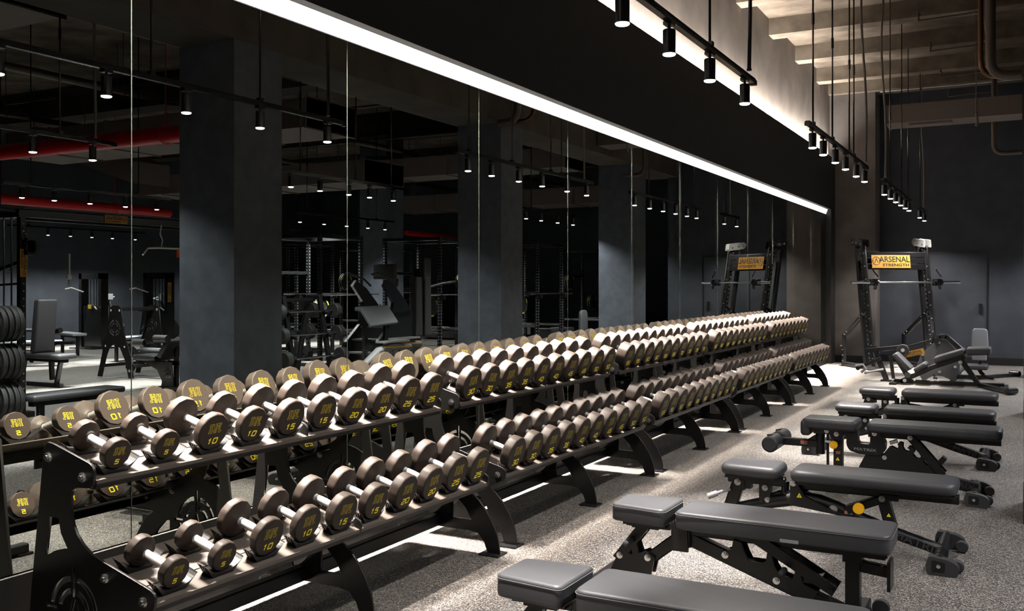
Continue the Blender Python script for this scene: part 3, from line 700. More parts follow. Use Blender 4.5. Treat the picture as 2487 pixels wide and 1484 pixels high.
def round_bench(x, y, label):
    root = empty('adjustable_bench', (x, y, 0), 0, label, 'bench', 'adjustable benches beside the racks')
    MB().pad([(-.375, -.125), (-.03, -.150), (-.03, .150), (-.375, .125)], .385, .455, .030, corner=.06).build('seat_pad', M_LEATH, root)
    MB().pad([(.03, -.150), (.90, -.150), (.90, .150), (.03, .150)], .385, .455, .030, corner=.065).build('back_pad', M_LEATH, root)
    c = MB(); c.box((-.345, -.115, .372), (-.05, .115, .386)); c.bar((-.35, 0, .355), (-.02, 0, .355), .06, .05); c.build('seat_frame', M_BLACK, root)
    c = MB(); c.box((.06, -.125, .372), (.885, .125, .386)); c.bar((.05, 0, .350), (.90, 0, .350), .07, .045); c.build('back_frame', M_BLACK, root)
    a = MB(); a.bar((-.285, 0, .345), (-.345, 0, .17), .05, .075, up=(1, 0, .2)); a.box((-.32, -.035, .29), (-.25, .035, .35)); a.box((-.255, -.03, .30), (-.215, .03, .35)); sl = a.build('seat_leg', M_BLACK, root)
    bolt_part(sl, [((-.290, -.036, .335), (0, -1, 0))], .016)
    h = MB(); h.tube([(-.33, -.05, .29), (-.38, -.07, .275), (-.41, -.085, .262)], .009, 8); h.tube([(-.40, -.08, .266), (-.45, -.10, .245)], .018, 12); h.build('seat_handle', M_GREYPR, root)
    g = MB(); g.box((-.165, -.03, .24), (-.10, .03, .35)); g.bar((-.13, 0, .26), (-.16, 0, .20), .04, .06, up=(1, 0, .2)); g.tube([(-.12, 0, .255), (-.05, 0, .29), (.0, 0, .27), (.05, 0, .25)], .016, 10); sp = g.build('seat_post', M_BLACK, root)
    bolt_part(sp, [((-.130, -.031, .315), (0, -1, 0)), ((-.115, -.031, .245), (0, -1, 0))], .014)
    hz = MB(); hz.tube([(-.02, -.0, .36), (-.02, .0, .30), (.04, 0, .26)], .025, 12); hz.prism([(.02, .24), (.30, .21), (.10, .30), (.055, .385), (.025, .385)], -.012, .012, Matrix(((1, 0, 0, 0), (0, 0, -1, -.06), (0, 1, 0, 0), (0, 0, 0, 1))))
    hz.prism([(.02, .24), (.30, .21), (.10, .30), (.055, .385), (.025, .385)], -.012, .012, Matrix(((1, 0, 0, 0), (0, 0, -1, .06), (0, 1, 0, 0), (0, 0, 0, 1)))); hb = hz.build('hinge_bracket', M_BLACK, root)
    bolt_part(hb, [((.04, -.073, .368), (0, -1, 0))], .015); warn_tri(hb, .075, .300, -.0725, .030)
    t = MB(); pts = [(-.60, 0, .05), (-.50, 0, .09), (-.36, 0, .15), (-.22, 0, .195), (-.09, 0, .235), (.02, 0, .262), (.10, 0, .270), (.18, 0, .262), (.26, 0, .238), (.40, 0, .190), (.60, 0, .125), (.82, 0, .065)]
    t.tube(pts, [.030, .032, .034, .036, .040, .042, .042, .042, .040, .036, .034, .032], 16); mt = t.build('arched_main_tube', M_BLACK, root)
    bolt_part(mt, [((.255, -.040, .232), (0, -1, 0))], .020); red_label(mt, .34, .225, -.040, .045, .018)
    xtext(mt, 'MATRIX', .055, M_FAINT, .70, .095, -.0355, rot=-.28)
    k = MB(); k.lathe([(0, .010), (.002, .028), (.006, .031), (.022, .031), (.026, .028), (.027, .020), (.0245, .018), (.0245, .001)], T(.40, -.105, .265) @ R(math.pi / 2, 'Z'), 24); k.build('adjuster_knob', M_KNOB, root)
    MB().cyl((.40, -.104, .265), (.40, -.03, .265), .009, 10).build('knob_pin', M_STEEL, root)
    s = MB(); s.bar((.33, 0, .235), (.53, 0, .325), .09, .045, up=(-.4, 0, .9)); s.box((.50, -.045, .315), (.60, .045, .345)); s.bar((.52, 0, .31), (.56, 0, .16), .08, .06, up=(1, 0, .2)); s1 = s.build('back_support_strut', M_BLACK, root)
    bolt_part(s1, [((.515, -.046, .322), (0, -1, 0))], .014); warn_tri(s1, .55, .235, -.0405, .022)
    foot_assembly(root, .815, -.27, .36); foot_assembly(root, -.585, -.20, .20, 'front_foot')
    return root
r3 = round_bench(-1.205, 5.62, 'rounded black adjustable bench with yellow knob, third from the camera')
copy_tree(r3, loc=(-1.10, 8.84, 0), label='rounded black adjustable bench, second from the far end of the bench row', group='adjustable benches beside the racks')
copy_tree(r3, loc=(-1.115, 10.34, 0), label='rounded black adjustable bench farthest from the camera in the bench row', group='adjustable benches beside the racks')
def decline_bench(x, y, label):
    root = empty('decline_bench', (x, y, 0), 0, label, 'bench', 'adjustable benches beside the racks')
    o = lambda X: X + 1.03      # hinge at world -1.03
    s = MB().pad([(o(-1.46), -.135), (o(-1.065), -.16), (o(-1.065), .16), (o(-1.46), .135)], .435, .515, .028, corner=.05)
    s.pad([(o(-1.468), -.133), (o(-1.395), -.133), (o(-1.395), .133), (o(-1.468), .133)], .385, .50, .025, corner=.03); s.build('seat_pad', M_LEATH, root)
    MB().pad([(o(-1.0), -.15), (o(-.125), -.15), (o(-.125), .15), (o(-1.0), .15)], .440, .515, .028, corner=.05).build('back_pad', M_LEATH, root)
    f = MB(); f.box((o(-1.385), -.05, .395), (o(-1.07), .05, .440)); f.lathe([(-.055, .03), (-.055, .05), (.055, .05), (.055, .03)], T(o(-1.22), 0, .405) @ R(math.pi / 2, 'Z'), 24); sf = f.build('seat_frame', M_BLACK, root)
    bolt_part(sf, [((o(-1.22), -.056, .402), (0, -1, 0)), ((o(-1.29), -.051, .42), (0, -1, 0))], .014)
    f = MB(); f.bar((o(-1.0), 0, .418), (o(-.135), 0, .418), .08, .045); f.build('back_frame', M_BLACK, root)
    u = [(-1.15, .42), (-1.075, .42), (-1.07, .345), (-.985, .345), (-.985, .41), (-.955, .455), (-.93, .45), (-.88, .36), (-.885, .30), (-.92, .268), (-1.06, .268), (-1.13, .29), (-1.15, .33)]
    up_ = mobj('hinge_yoke', xz_plate('hinge_yoke', [round_poly([(o(a), b) for a, b in u], .015, 3)], .11, M_BLACK, 0), root)
    xtext(up_, 'MATRIX', .027, M_GREYPR, o(-1.02), .303, -.0562, rot=-.02, bold=.0006, sx=1.6); bolt_part(up_, [((o(-.955), -.056, .425), (0, -1, 0))], .014)
    a = MB(); a.bar((o(-1.66), 0, .315), (o(-1.33), 0, .315), .05, .055); a.prism([(o(-1.44), .34), (o(-1.32), .42), (o(-1.32), .36), (o(-1.37), .34)], -.02, .02, Matrix(((1, 0, 0, 0), (0, 0, -1, 0), (0, 1, 0, 0), (0, 0, 0, 1))))
    a.tube([(o(-1.345), 0, .24), (o(-1.345), 0, .42)], .034, 14); ar = a.build('ankle_arm', M_BLACK, root); red_label(ar, o(-1.46), .318, -.0255, .05, .028)
    for sy in (-1, 1):
        rl = MB().lathe([(-.11, .02), (-.11, .048), (-.10, .060), (.09, .060), (.10, .050), (.10, .02)], T(o(-1.665), sy * .14, .318) @ R(math.pi / 2, 'Z') @ R(.0, 'X'), 22)
        ro = rl.build('ankle_roller', M_LEATH, root)
        MB().tube([(o(-1.70), sy * .14 - .03, .375), (o(-1.66), sy * .14 - .03, .382)], .008, 6).build('roller_strap', M_RUBBER, ro)
    MB().cyl((o(-1.665), -.2, .318), (o(-1.665), .2, .318), .014, 10).build('roller_axle', M_BLACK2, root)
    p = MB(); p.box((o(-1.245), -.028, .03), (o(-1.180), .028, .40)); po = p.build('front_post', M_BLACK, root)
    MB().cyl((o(-1.285), -.03, .05), (o(-1.285), -.03, .40), .010, 10).build('guide_rod', M_BLACK2, root); warn_tri(po, o(-1.215), .215, -.0285, .028); red_label(po, o(-1.213), .262, -.0285, .030, .022)
    MB().lathe([(0, .010), (.002, .026), (.006, .029), (.020, .029), (.024, .026), (.025, .018), (.023, .016), (.023, .001)], T(o(-1.235), -.095, .325) @ R(math.pi / 2, 'Z'), 24).build('adjuster_knob', M_KNOB, root)
    MB().cyl((o(-1.235), -.094, .325), (o(-1.235), -.02, .325), .009, 10).build('knob_pin', M_STEEL, root)
    MB().bar((o(-1.30), -.05, .345), (o(-1.21), -.05, .335), .012, .02).build('chrome_slider', M_STEEL, root)
    hk = [(-1.10, .10), (-1.02, .265), (-.90, .275), (-.86, .33), (-.84, .335), (-.80, .315), (-.795, .345), (-.80, .362), (-.785, .372), (-.765, .365), (-.765, .33), (-.75, .31), (-.725, .305), (-.72, .325), (-.735, .34), (-.72, .348), (-.69, .340), (-.685, .31), (-.70, .29), (-.675, .262), (-.655, .262), (-.645, .285), (-.655, .298),
          (-.64, .304), (-.615, .295), (-.612, .262), (-.63, .245), (-.60, .215), (-.585, .235), (-.575, .250), (-.555, .240), (-.555, .205), (-.50, .14), (-.50, .09)]
    for sy in (-1, 1): hp = mobj('hook_ladder', xz_plate('hook_ladder', [[(o(a_), b_) for a_, b_ in hk]], .012, M_BLACK, sy * .035), root)
    bolt_part(root, [((o(-.888), -.042, .255), (0, -1, 0))], .013)
    st = MB()
    for sy in (-1, 1): st.bar((o(-.72), sy * .05, .42), (o(-.50), sy * .05, .165), .012, .05, up=(.8, 0, .6))
    st.bar((o(-.62), 0, .29), (o(-.55), 0, .21), .12, .035, up=(.8, 0, .6)); st.bar((o(-.53), 0, .235), (o(-.49), 0, .285), .07, .035, up=(-.7, 0, .7)); ss = st.build('back_support_strut', M_BLACK, root)
    bolt_part(ss, [((o(-.715), -.057, .412), (0, -1, 0))], .014)
    MB().cyl((o(-.85), -.05, .365), (o(-.80), -.05, .385), .014, 12).build('release_lever', M_STEEL, root)
    bs = MB(); bs.bar((o(-1.22), 0, .045), (o(-.45), 0, .075), .07, .06); bs.bar((o(-.95), 0, .20), (o(-.28), 0, .085), .075, .075, up=(.2, 0, 1)); bo = bs.build('base_rail', M_BLACK, root)
    xtext(bo, 'MATRIX', .05, M_FAINT, o(-.42), .112, -.0385, rot=-.17)
    foot_assembly(root, o(-.30), -.24, .30); foot_assembly(root, o(-1.215), -.22, .22, 'front_foot')
    return root
decline_bench(-1.03, 7.36, 'black decline bench with padded ankle rollers and yellow knob, fourth from the camera')
# ------------------------------------------------------------------ machines in the far corner
def local(root): return root
def sign_plate(parent, o, x, n, w, h):   # amber plate; o centre, x text direction, n facing direction
    x = Vector(x).normalized(); n = Vector(n).normalized(); y = n.cross(x)
    M = frame(o, x, y, n); mb = MB().prism([(-w / 2, -h / 2), (w / 2, -h / 2), (w / 2, h / 2), (-w / 2, h / 2)], -.002, .002, M)
    s = mb.build('sign_plate', M_SIGN, parent)
    t = mobj('lettering', text_mesh('ARSENAL', h * .62, M_SIGNTX, 0, .0006, h * .014, .96), s, M @ T(w * .09, h * .15, .003))
    t = mobj('lettering', text_mesh('STRENGTH', h * .30, M_SIGNTX, 0, .0006, h * .008, 1.45), s, M @ T(w * .12, -h * .28, .003))
    e = MB(); r = h * .30
    e.tube([(r * math.cos(a * math.pi / 12), r * math.sin(a * math.pi / 12), 0) for a in range(24)], h * .02, 5, closed=True)
    ribbon(e, [(-r * .45, -r * .5), (0, r * .6), (r * .45, -r * .5)], h * .06); ribbon(e, [(-r * 1.5, 0), (-r * .7, 0)], h * .04); ribbon(e, [(r * .7, 0), (r * 1.5, 0)], h * .04)
    e.build('emblem', M_SIGNTX, s).matrix_local = M @ T(-w * .38, h * .05, .003)
    return s
def dots(mb, p, q, n, r, d):   # row of small discs facing d
    p = Vector(p); q = Vector(q); d = Vector(d).normalized()
    for i in range(n): c = p + (q - p) * (i + .5) / n; mb.tube([c, c + d * .002], r, 8, smooth=False)
def smith():
    root = empty('smith_machine', (-1.87, 18.1, 0), math.atan2(.595, .804), 'tall black smith machine with amber sign plate standing in the far corner', 'exercise machine')
    L = .34
    for sx in (-1, 1):
        u = MB(); x = sx * .60
        for y0, w, d in ((0, .075, .10), (.20, .075, .075)):
            u.bar((x, y0, .02), (x, y0 + L, 2.22), w, d, up=(0, 1, 0))
        u.bar((x, -.30, .045), (x, 1.05, .045), .08, .075)
        up_ = u.build('upright', M_BLACK2, root)
        dm = MB(); dots(dm, (x - .0385, .02, .1), (x - .0385, L + .02, 2.2), 26, .010, (-1, 0, 0)); dots(dm, (x - .02, -.052, .1), (x - .02, L - .052, 2.2), 9, .012, (0, -1, 0)); dm.build('hole_row', M_GREYPR, up_, kind='stuff')
        h = MB(); pr = round_poly([(.22, 2.19), (.60, 2.24), (.66, 2.32), (.60, 2.37), (.24, 2.33)], .03, 4)
        for o in (-.06, .06): h.prism(pr, -.006, .006, Matrix(((0, 0, 1, x + o), (1, 0, 0, 0), (0, 1, 0, 0), (0, 0, 0, 1))))
        h.lathe([(-.05, .03), (-.05, .055), (-.02, .045), (.02, .045), (.05, .055), (.05, .03)], T(x, .50, 2.30), 18); hh = h.build('pulley_housing', M_SATIN if sx > 0 else M_BLACK2, root)
        bolt_part(hh, [((x - .067, .30, 2.25), (-1, 0, 0)), ((x - .067, .45, 2.28), (-1, 0, 0)), ((x - .067, .57, 2.29), (-1, 0, 0))], .014)
        MB().cyl((x - sx * .0, -.085, .12), (x, L - .085, 2.22), .013, 10).build('guide_rod', M_CHROME, root)
        s = MB(); s.bar((x, .17, 1.08), (x, 1.02, .56), .055, .075); s.bar((x, 1.02, .60), (x, 1.02, .03), .055, .075, up=(0, 1, 0)); s.box((x - .07, .96, 0), (x + .07, 1.08, .012)); sb = s.build('stabilizer', M_BLACK2, root)
        bolt_part(sb, [((x - .028, .30, 1.0), (-1, 0, 0)), ((x - .028, .40, .94), (-1, 0, 0)), ((x - .028, .88, .645), (-1, 0, 0)), ((x - .028, .96, .595), (-1, 0, 0)), ((x - .028, 1.03, .30), (-1, 0, 0)), ((x - .028, 1.03, .2), (-1, 0, 0)), ((x - .028, 1.03, .1), (-1, 0, 0))], .013)
        c = MB(); c.box((x - .035, -.12, 1.50), (x + .035, .04, 1.62)); c.lathe([(-.03, .02), (-.03, .045), (.03, .045), (.03, .02)], T(x - sx * .05, -.06, 1.56), 16); c.bar((x, -.10, 1.52), (x + sx * .02, -.12, 1.44), .05, .04); c.tube([(x + .05, -.10, 1.66), (x - .02, -.10, 1.74), (x - .07, -.12, 1.80)], .013, 8); c.lathe([(-.03, .02), (-.03, .06), (.03, .06), (.03, .02)], T(x + sx * .05, -.06, 1.56), 16); c.build('bar_carriage', M_BLACK2, root)
    red_label(root, -.66, .38, 1.02)
    c = MB(); c.bar((-.6, .30, 2.06), (.6, .30, 2.06), .07, .10); c.bar((-.6, .27, 1.84), (.6, .27, 1.84), .05, .10); c.bar((-.6, .30, 1.95), (.6, .28, 1.95), .03, .10); c.build('cross_beam', M_BLACK2, root)
    sign_plate(root, (-.12, .222, 1.935), (1, 0, 0), (0, -1, .15), .74, .235)
    b = MB(); b.cyl((-.66, -.06, 1.56), (.66, -.06, 1.56), .014, 12)
    for s in (-1, 1): b.cyl((s * .70, -.06, 1.56), (s * 1.03, -.06, 1.56), .024, 16); b.cyl((s * .67, -.06, 1.56), (s * .70, -.06, 1.56), .036, 16)
    b.build('barbell', M_CHROME, root)
    return root
smith()
def quad_pad(root, nm, pts, y0, y1, r=.025, m=None):   # pad whose side profile is pts in xz, spanning y0..y1
    M = Matrix(((1, 0, 0, 0), (0, 0, -1, 0), (0, 1, 0, 0), (0, 0, 0, 1)))
    return MB().pad(pts, -y1, -y0, r, M, corner=r * 1.3).build(nm, m or M_LEATH, root)
def glute_machine():
    root = empty('hip_thrust_machine', (-1.2, 15.6, 0), 0, 'low black plate-loaded machine with sloping padded rail in front of smith machine', 'exercise machine')
    K = lambda pts: [(a + 1.2, b) for a, b in pts]
    quad_pad(root, 'foot_pad', K([(-1.77, .44), (-1.71, .49), (-1.48, .25), (-1.56, .20)]), -.18, .18)
    quad_pad(root, 'lower_pad', K([(-1.47, .25), (-1.31, .36), (-1.265, .30), (-1.44, .18)]), -.18, .18)
    quad_pad(root, 'long_pad', K([(-1.19, .43), (-.78, .575), (-.75, .49), (-1.165, .34)]), -.20, .20)
    quad_pad(root, 'head_pad', K([(-.745, .585), (-.42, .60), (-.42, .49), (-.74, .475)]), -.22, .22)
    r = MB(); r.bar((-.46, 0, .03), (-.02, 0, .27), .07, .07, up=(-.5, 0, .9)); r.bar((-.02, 0, .27), (.43, 0, .45), .07, .07, up=(-.4, 0, .9)); r.bar((-.50, 0, .36), (-.36, 0, .12), .06, .07, up=(1, 0, .4)); r.build('rail', M_BLACK, root)
    b = MB(); b.lathe([(0, .03), (0, .045), (.004, .045), (.004, .03)], T(-.36, -.036, .14) @ R(-math.pi / 2, 'Z'), 18); b.build('emblem_badge', M_GREYPR, root)
    l = MB(); l.bar((.36, 0, .42), (.62, 0, .03), .08, .07, up=(1, 0, .5)); l.bar((-.55, 0, .04), (.95, 0, .04), .07, .06); l.box((-.60, -.25, 0), (-.50, .25, .03)); l.box((.90, -.30, 0), (1.0, .30, .03)); l.build('base_frame', M_BLACK, root)
    f = MB(); f.bar((.62, 0, .04), (1.02, -.85, .035), .07, .06); f.tube([(1.0, -.95, .05), (1.10, -.80, .05)], .045, 12); f.build('rear_foot', M_BLACK2, root)
    bolt_part(root, [((-.40, -.037, .055), (0, -1, 0)), ((.37, -.045, .36), (0, -1, 0))], .022)
    MB().bar((.0, -.05, .17), (.03, -.05, .12), .015, .02).cyl((.0, -.06, .12), (.06, -.06, .11), .018, 10).build('adjust_pin', M_BLACK2, root)
    # lever with pulley and sign
    bm = MB(); bm.bar((-1.01, .30, .47), (-.50, .30, .54), .08, .07); bm.bar((-.50, .30, .52), (-.06, .30, .66), .03, .03); bm.bar((-.50, .30, .45), (-.10, .30, .60), .03, .03); bm.bar((-.89, .30, .54), (-.70, .30, .02), .05, .08, up=(1, 0, .3)); bm.box((-.78, .22, 0), (-.62, .38, .02))
    bm.bar((-1.1, .25, .20), (-.78, .25, .36), .05, .05); bm.cyl((-1.1, .10, .20), (-1.1, .42, .20), .03, 12); bm.bar((-.65, .34, .40), (-.60, .34, .04), .05, .05, up=(1, 0, 0)); bm.build('lever_arm', M_BLACK2, root)
    MB().lathe([(-.05, .02), (-.05, .085), (-.03, .09), (-.02, .06), (.02, .06), (.03, .09), (.05, .085), (.05, .02)], T(-.45, .24, .50) @ R(math.pi / 2, 'Z'), 28).build('pulley', M_RUBBER, root)
    MB().lathe([(0, .0), (.001, .028), (.012, .028), (.014, .0)], T(-.45, .18, .50) @ R(-math.pi / 2, 'Z'), 20).build('pulley_cap', M_SATIN, root)
    sign_plate(root, (-.31, .235, .455), (.96, 0, .26), (0, -1, 0), .33, .085)
    MB().tube([(-1.13, .1, .24), (-1.02, .1, .26), (-.98, .1, .20), (-1.05, .1, .14)], .02, 8).tube([(-1.0, .1, .13), (-.72, .1, .20)], .018, 8).build('handle', M_GREYPR, root)
    return root
glute_machine()
def hex_machine():
    root = empty('leg_press_machine', (-1.15, 16.4, 0), 0, 'grey shield-shaped side plate machine with target emblem behind the padded rail', 'exercise machine')
    o = [(-.02, .67), (.10, .655), (.27, .45), (.24, .05), (.22, .03), (.15, .05), (.04, .095), (-.03, .10), (-.10, .09), (-.20, .04), (-.24, .0), (-.34, .22), (-.26, .44)]
    for y in (-.30, .30):
        s = mobj('side_plate', xz_plate('side_plate', [o] + emblem(.01, .42, .12), .012, mat('graphite_plate', (.055, .055, .058), .45), y), root)
        bolt_part(s, [((-.01, y - .007, .62), (0, -1, 0)), ((-.24, y - .007, .42), (0, -1, 0)), ((.0, y - .007, .16), (0, -1, 0)), ((.22, y - .007, .25), (0, -1, 0))], .018)
    f = MB(); f.bar((-.05, -.33, .60), (.0, -.33, .725), .03, .06, up=(1, 0, 0)); f.bar((0, -.33, .715), (.10, -.33, .715), .03, .06); f.bar((.09, -.33, .72), (.36, -.33, .47), .03, .07); f.bar((0, -.3, .70), (0, .3, .70), .06, .06); f.bar((.25, -.3, .1), (.25, .3, .1), .06, .06); f.bar((-.25, -.3, .1), (-.25, .3, .1), .06, .06)
    f.build('frame', M_BLACK2, root)
    return root
hex_machine()
def seat_machine():
    root = empty('seated_machine', (-.62, 16.95, 0), 0, 'black seated machine with tall grey back pad at the right edge', 'exercise machine')
    MB().pad([(-.13, .44), (.13, .44), (.115, .78), (.08, .815), (-.08, .815), (-.115, .78)], -.03, .03, .022, frame((0, 0, 0), (1, 0, 0), (0, 0, 1), (0, -1, 0)), corner=.05).build('back_pad', M_LEATHG, root)
    MB().pad([(-.20, -.20), (.12, -.20), (.12, .2), (-.20, .2)], .16, .24, .025).build('seat_pad', M_LEATH, root)
    MB().pad([(-.12, .29), (.10, .29), (.10, .40), (-.12, .40)], -.03, .03, .022, frame((0, .03, 0), (1, 0, 0), (0, 0, 1), (0, -1, 0))).build('lumbar_pad', M_LEATHG, root)
    f = MB(); f.bar((0, .06, .14), (0, .06, .75), .05, .05, up=(0, 1, 0)); f.tube([(-.02, 0, .17), (.02, 0, .10), (.10, 0, .04), (.20, 0, .03)], .03, 10); f.bar((0, 0, .03), (.48, .75, .03), .06, .05); f.tube([(.42, .80, .05), (.56, .72, .05)], .045, 12); f.bar((-.45, -.1, .035), (.02, 0, .035), .10, .05); f.build('frame', M_BLACK2, root)
    t = MB().cyl((-.35, -.12, .06), (-.20, -.12, .22), .04, 14).build('grey_tube', M_GREYPR, root)
    return root
seat_machine()
# ------------------------------------------------------------------ gym floor seen in the mirror
def disc(r, t, m, nm, root, o, ax='Y', hole=True, parent=None):
    mb = MB().lathe([(-t / 2, .025), (-t / 2, r * .55), (-t * .32, r * .60), (-t * .32, r * .82), (-t / 2, r * .88), (-t / 2, r * .97), (-t * .3, r), (t * .3, r), (t / 2, r * .97), (t / 2, r * .88), (t * .32, r * .82), (t * .32, r * .60), (t / 2, r * .55), (t / 2, .025)],
                    T(*o) @ (R(math.pi / 2, 'Z') if ax == 'Y' else Matrix()), 32)
    return mb.build(nm, m, root)
def crossover():
    root = empty('cable_crossover', (3.6, 8.2, 0), 0, 'wide black cable crossover frame with amber sign on its top beam', 'exercise machine')
    for yy, nm in ((-1.35, 'weight_tower'), (1.42, 'weight_tower')):
        c = MB(); 
        for dx in ((-.25, .25) if yy < 0 else (-.25, -.10)): c.bar((dx, yy, .03), (dx, yy, 2.36), .075, .075, up=(0, 1, 0))
        c.box((-.32, yy - .12, 0), (.32, yy + .12, .06)); c.box((-.29, yy - .06, 2.28), (.29, yy + .06, 2.34)); t = c.build(nm, M_BLACK2, root)
        dm = MB(); dots(dm, (-.29, yy, .2), (-.29, yy, 2.25), 24, .011, (-1, 0, 0)); dm.build('hole_row', M_GREYPR, t, kind='stuff')
        for k in range(12 if yy < 0 else 0): MB().box((-.16, yy - .07, .10 + k * .055), (.16, yy + .07, .148 + k * .055)).build('weight_plate', M_BLACK, t)
        
        for gx in ((-.07, .07) if yy < 0 else ()): MB().cyl((gx, yy, .1), (gx, yy, 2.3), .010, 8).build('guide_rod', M_CHROME, t)
        p = MB(); p.lathe([(-.02, .02), (-.02, .07), (0, .06), (.02, .07), (.02, .02)], T(-.34, yy + .05, 1.95), 20); p.box((-.36, yy, 1.85), (-.29, yy + .1, 2.05)); p.build('pulley', M_BLACK, t)
    b = MB(); b.bar((-.25, -1.4, 2.33), (-.25, 1.46, 2.33), .07, .09); b.bar((.25, -1.4, 2.33), (.25, 1.46, 2.33), .07, .09); b.bar((-.3, -1.35, 2.40), (-.3, 1.42, 2.40), .02, .02); b.build('top_beam', M_BLACK2, root)
    sign_plate(root, (-.292, -.10, 2.33), (0, -1, 0), (-1, 0, 0), .34, .10); sign_plate(root, (-.292, -1.35, 1.76), (0, 0, 1), (-1, 0, 0), .32, .09)
    h = MB(); h.tube([(-.34, -.80, 1.88), (-.34, -.80, 1.62), (-.34, -.80, 1.50)], .012, 8); h.lathe([(-.012, .03), (.012, .03)], T(-.34, -.80, 1.60), 12); h.build('hanging_strap', M_SATIN, root)
    l = MB(); l.tube([(-.30, .30, 1.90), (-.30, .38, 1.99), (-.30, .55, 2.0), (-.30, .95, 2.0)], .013, 8); l.tube([(-.30, .60, 2.30), (-.30, .58, 2.18), (-.30, .62, 2.10), (-.30, .60, 2.01)], .008, 6); l.build('lat_bar', M_SATIN, root)
    MB().box((-.31, .86, 1.88), (-.29, .97, 2.0)).build('orange_tag', M_REDPR, root)
    return root
crossover()
def a_plate_machine():
    root = empty('a_frame_machine', (6.36, 10.6, 0), 0, 'black A-shaped plate machine with round target cutouts on both sides', 'exercise machine')
    o = [(-.62, .02), (-.50, .02), (-.42, .30), (-.30, .50), (-.17, .56), (-.05, .50), (.02, .36), (.13, .02), (.24, .02), (.12, .42), (.10, .60), (.0, .78), (-.06, 1.14), (-.12, 1.18), (-.26, 1.18), (-.33, 1.14), (-.38, .78), (-.46, .58), (-.60, .26), (-.66, .20), (-.60, .12)]
    for i, y in enumerate((0.0, .75)):
        s = mobj('side_plate', xz_plate('side_plate', [[(a, b) for a, b in o]] + emblem(-.17, .82, .13), .014, M_BLACK, y - .2), root)
        bolt_part(s, [((-.28, y - .208, 1.10), (0, -1, 0)), ((-.08, y - .208, 1.10), (0, -1, 0)), ((-.40, y - .208, .52), (0, -1, 0)), ((.05, y - .208, .52), (0, -1, 0)), ((-.52, y - .208, .14), (0, -1, 0))], .02)
    f = MB(); f.bar((-.17, -.2, 1.12), (-.17, .55, 1.12), .10, .06); f.bar((-.45, -.2, .2), (-.45, .55, .2), .05, .05); f.bar((.12, -.2, .2), (.12, .55, .2), .05, .05); f.bar((-.35, .2, .25), (-.05, .2, .45), .12, .10); f.build('frame', M_BLACK2, root)
    MB().cyl((-.9, .1, .45), (-.45, .1, .45), .05, 14).build('roller_pad', M_LEATH, root); return root
a_plate_machine()
def incline_bench(x, y):
    root = empty('incline_bench', (x, y, 0), 0, 'bench with its back pad raised upright and a flat seat', 'bench')
    MB().pad([(-.55, -.16), (.68, -.16), (.68, .16), (-.55, .16)], .42, .50, .03).build('seat_pad', M_LEATH, root)
    quad_pad(root, 'back_pad', [(-.02, .50), (.12, .50), (.02, 1.30), (-.10, 1.30)], -.16, .16, .03)
    f = MB(); f.bar((-.5, 0, .40), (.62, 0, .40), .08, .06); f.bar((-.38, 0, .38), (-.28, 0, .03), .06, .06, up=(1, 0, 0)); f.bar((.45, 0, .38), (.55, 0, .03), .06, .06, up=(1, 0, 0)); f.bar((-.4, 0, .03), (.6, 0, .03), .06, .05); f.bar((.30, 0, .35), (.02, 0, .95), .05, .05); f.build('frame', M_BLACK2, root)
    f = MB(); f.tube([(.3, .35, .05), (.35, .35, .6), (.30, .35, .78), (.10, .35, .82)], .04, 12); f.tube([(.7, .35, .55), (.2, .35, .62), (-.2, .35, .64)], .03, 10); f.build('side_arch', M_BLACK, root); return root
incline_bench(6.15, 9.12)
def flat_bench(x, y):
    root = empty('flat_bench', (x, y, 0), 0, 'plain flat bench with a dark pad reflected beside the left plates', 'bench')
    MB().pad([(-.15, -.52), (.15, -.52), (.15, .52), (-.15, .52)], .40, .46, .02).build('pad', M_LEATH, root)
    f = MB(); f.bar((0, -.45, .37), (0, .45, .37), .08, .05); f.bar((0, -.35, .36), (0, -.35, .03), .06, .06, up=(0, 1, 0)); f.bar((0, .35, .36), (0, .35, .03), .06, .06, up=(0, 1, 0)); f.box((-.22, -.39, 0), (.22, -.31, .05)); f.box((-.22, .31, 0), (.22, .39, .05)); f.build('frame', M_BLACK2, root)
flat_bench(1.62, 6.22)
def plate_tree(x, y):
    root = empty('plate_tree', (x, y, 0), 0, 'plate storage post loaded with stacked black weight plates', 'weight rack')
    f = MB(); f.bar((0, 0, .03), (0, 0, 1.35), .07, .07, up=(0, 1, 0)); f.box((-.25, -.25, 0), (.25, .25, .04))
    for z in (.42, .78, 1.14): f.cyl((0, -.32, z), (0, .32, z), .022, 12)
    f.build('post', M_BLACK2, root)
    for z in (.42, .78, 1.14):
        for k, yy in enumerate((.08, .14, .20, .25)):
            for s in (-1, 1): 
                w = MB().lathe([(-.022, .027), (-.022, .11), (-.016, .115), (-.016, .145), (-.022, .15), (-.022, .165), (-.012, .172), (.012, .172), (.022, .165), (.022, .15), (.016, .145), (.016, .115), (.022, .11), (.022, .027)], R(math.pi / 2, 'Z'), 28)
                w.build('weight_plate', M_RUBBER, None, label='thick black weight plate, %s out on the %s arm of the plate post, %s side' % (cnt[k], {.42: 'lowest', .78: 'middle', 1.14: 'top'}[z], 'near' if s < 0 else 'far'), cat='weight plate', group='plates on the storage post').location = (x, y + s * yy, z)
plate_tree(1.75, 5.42)
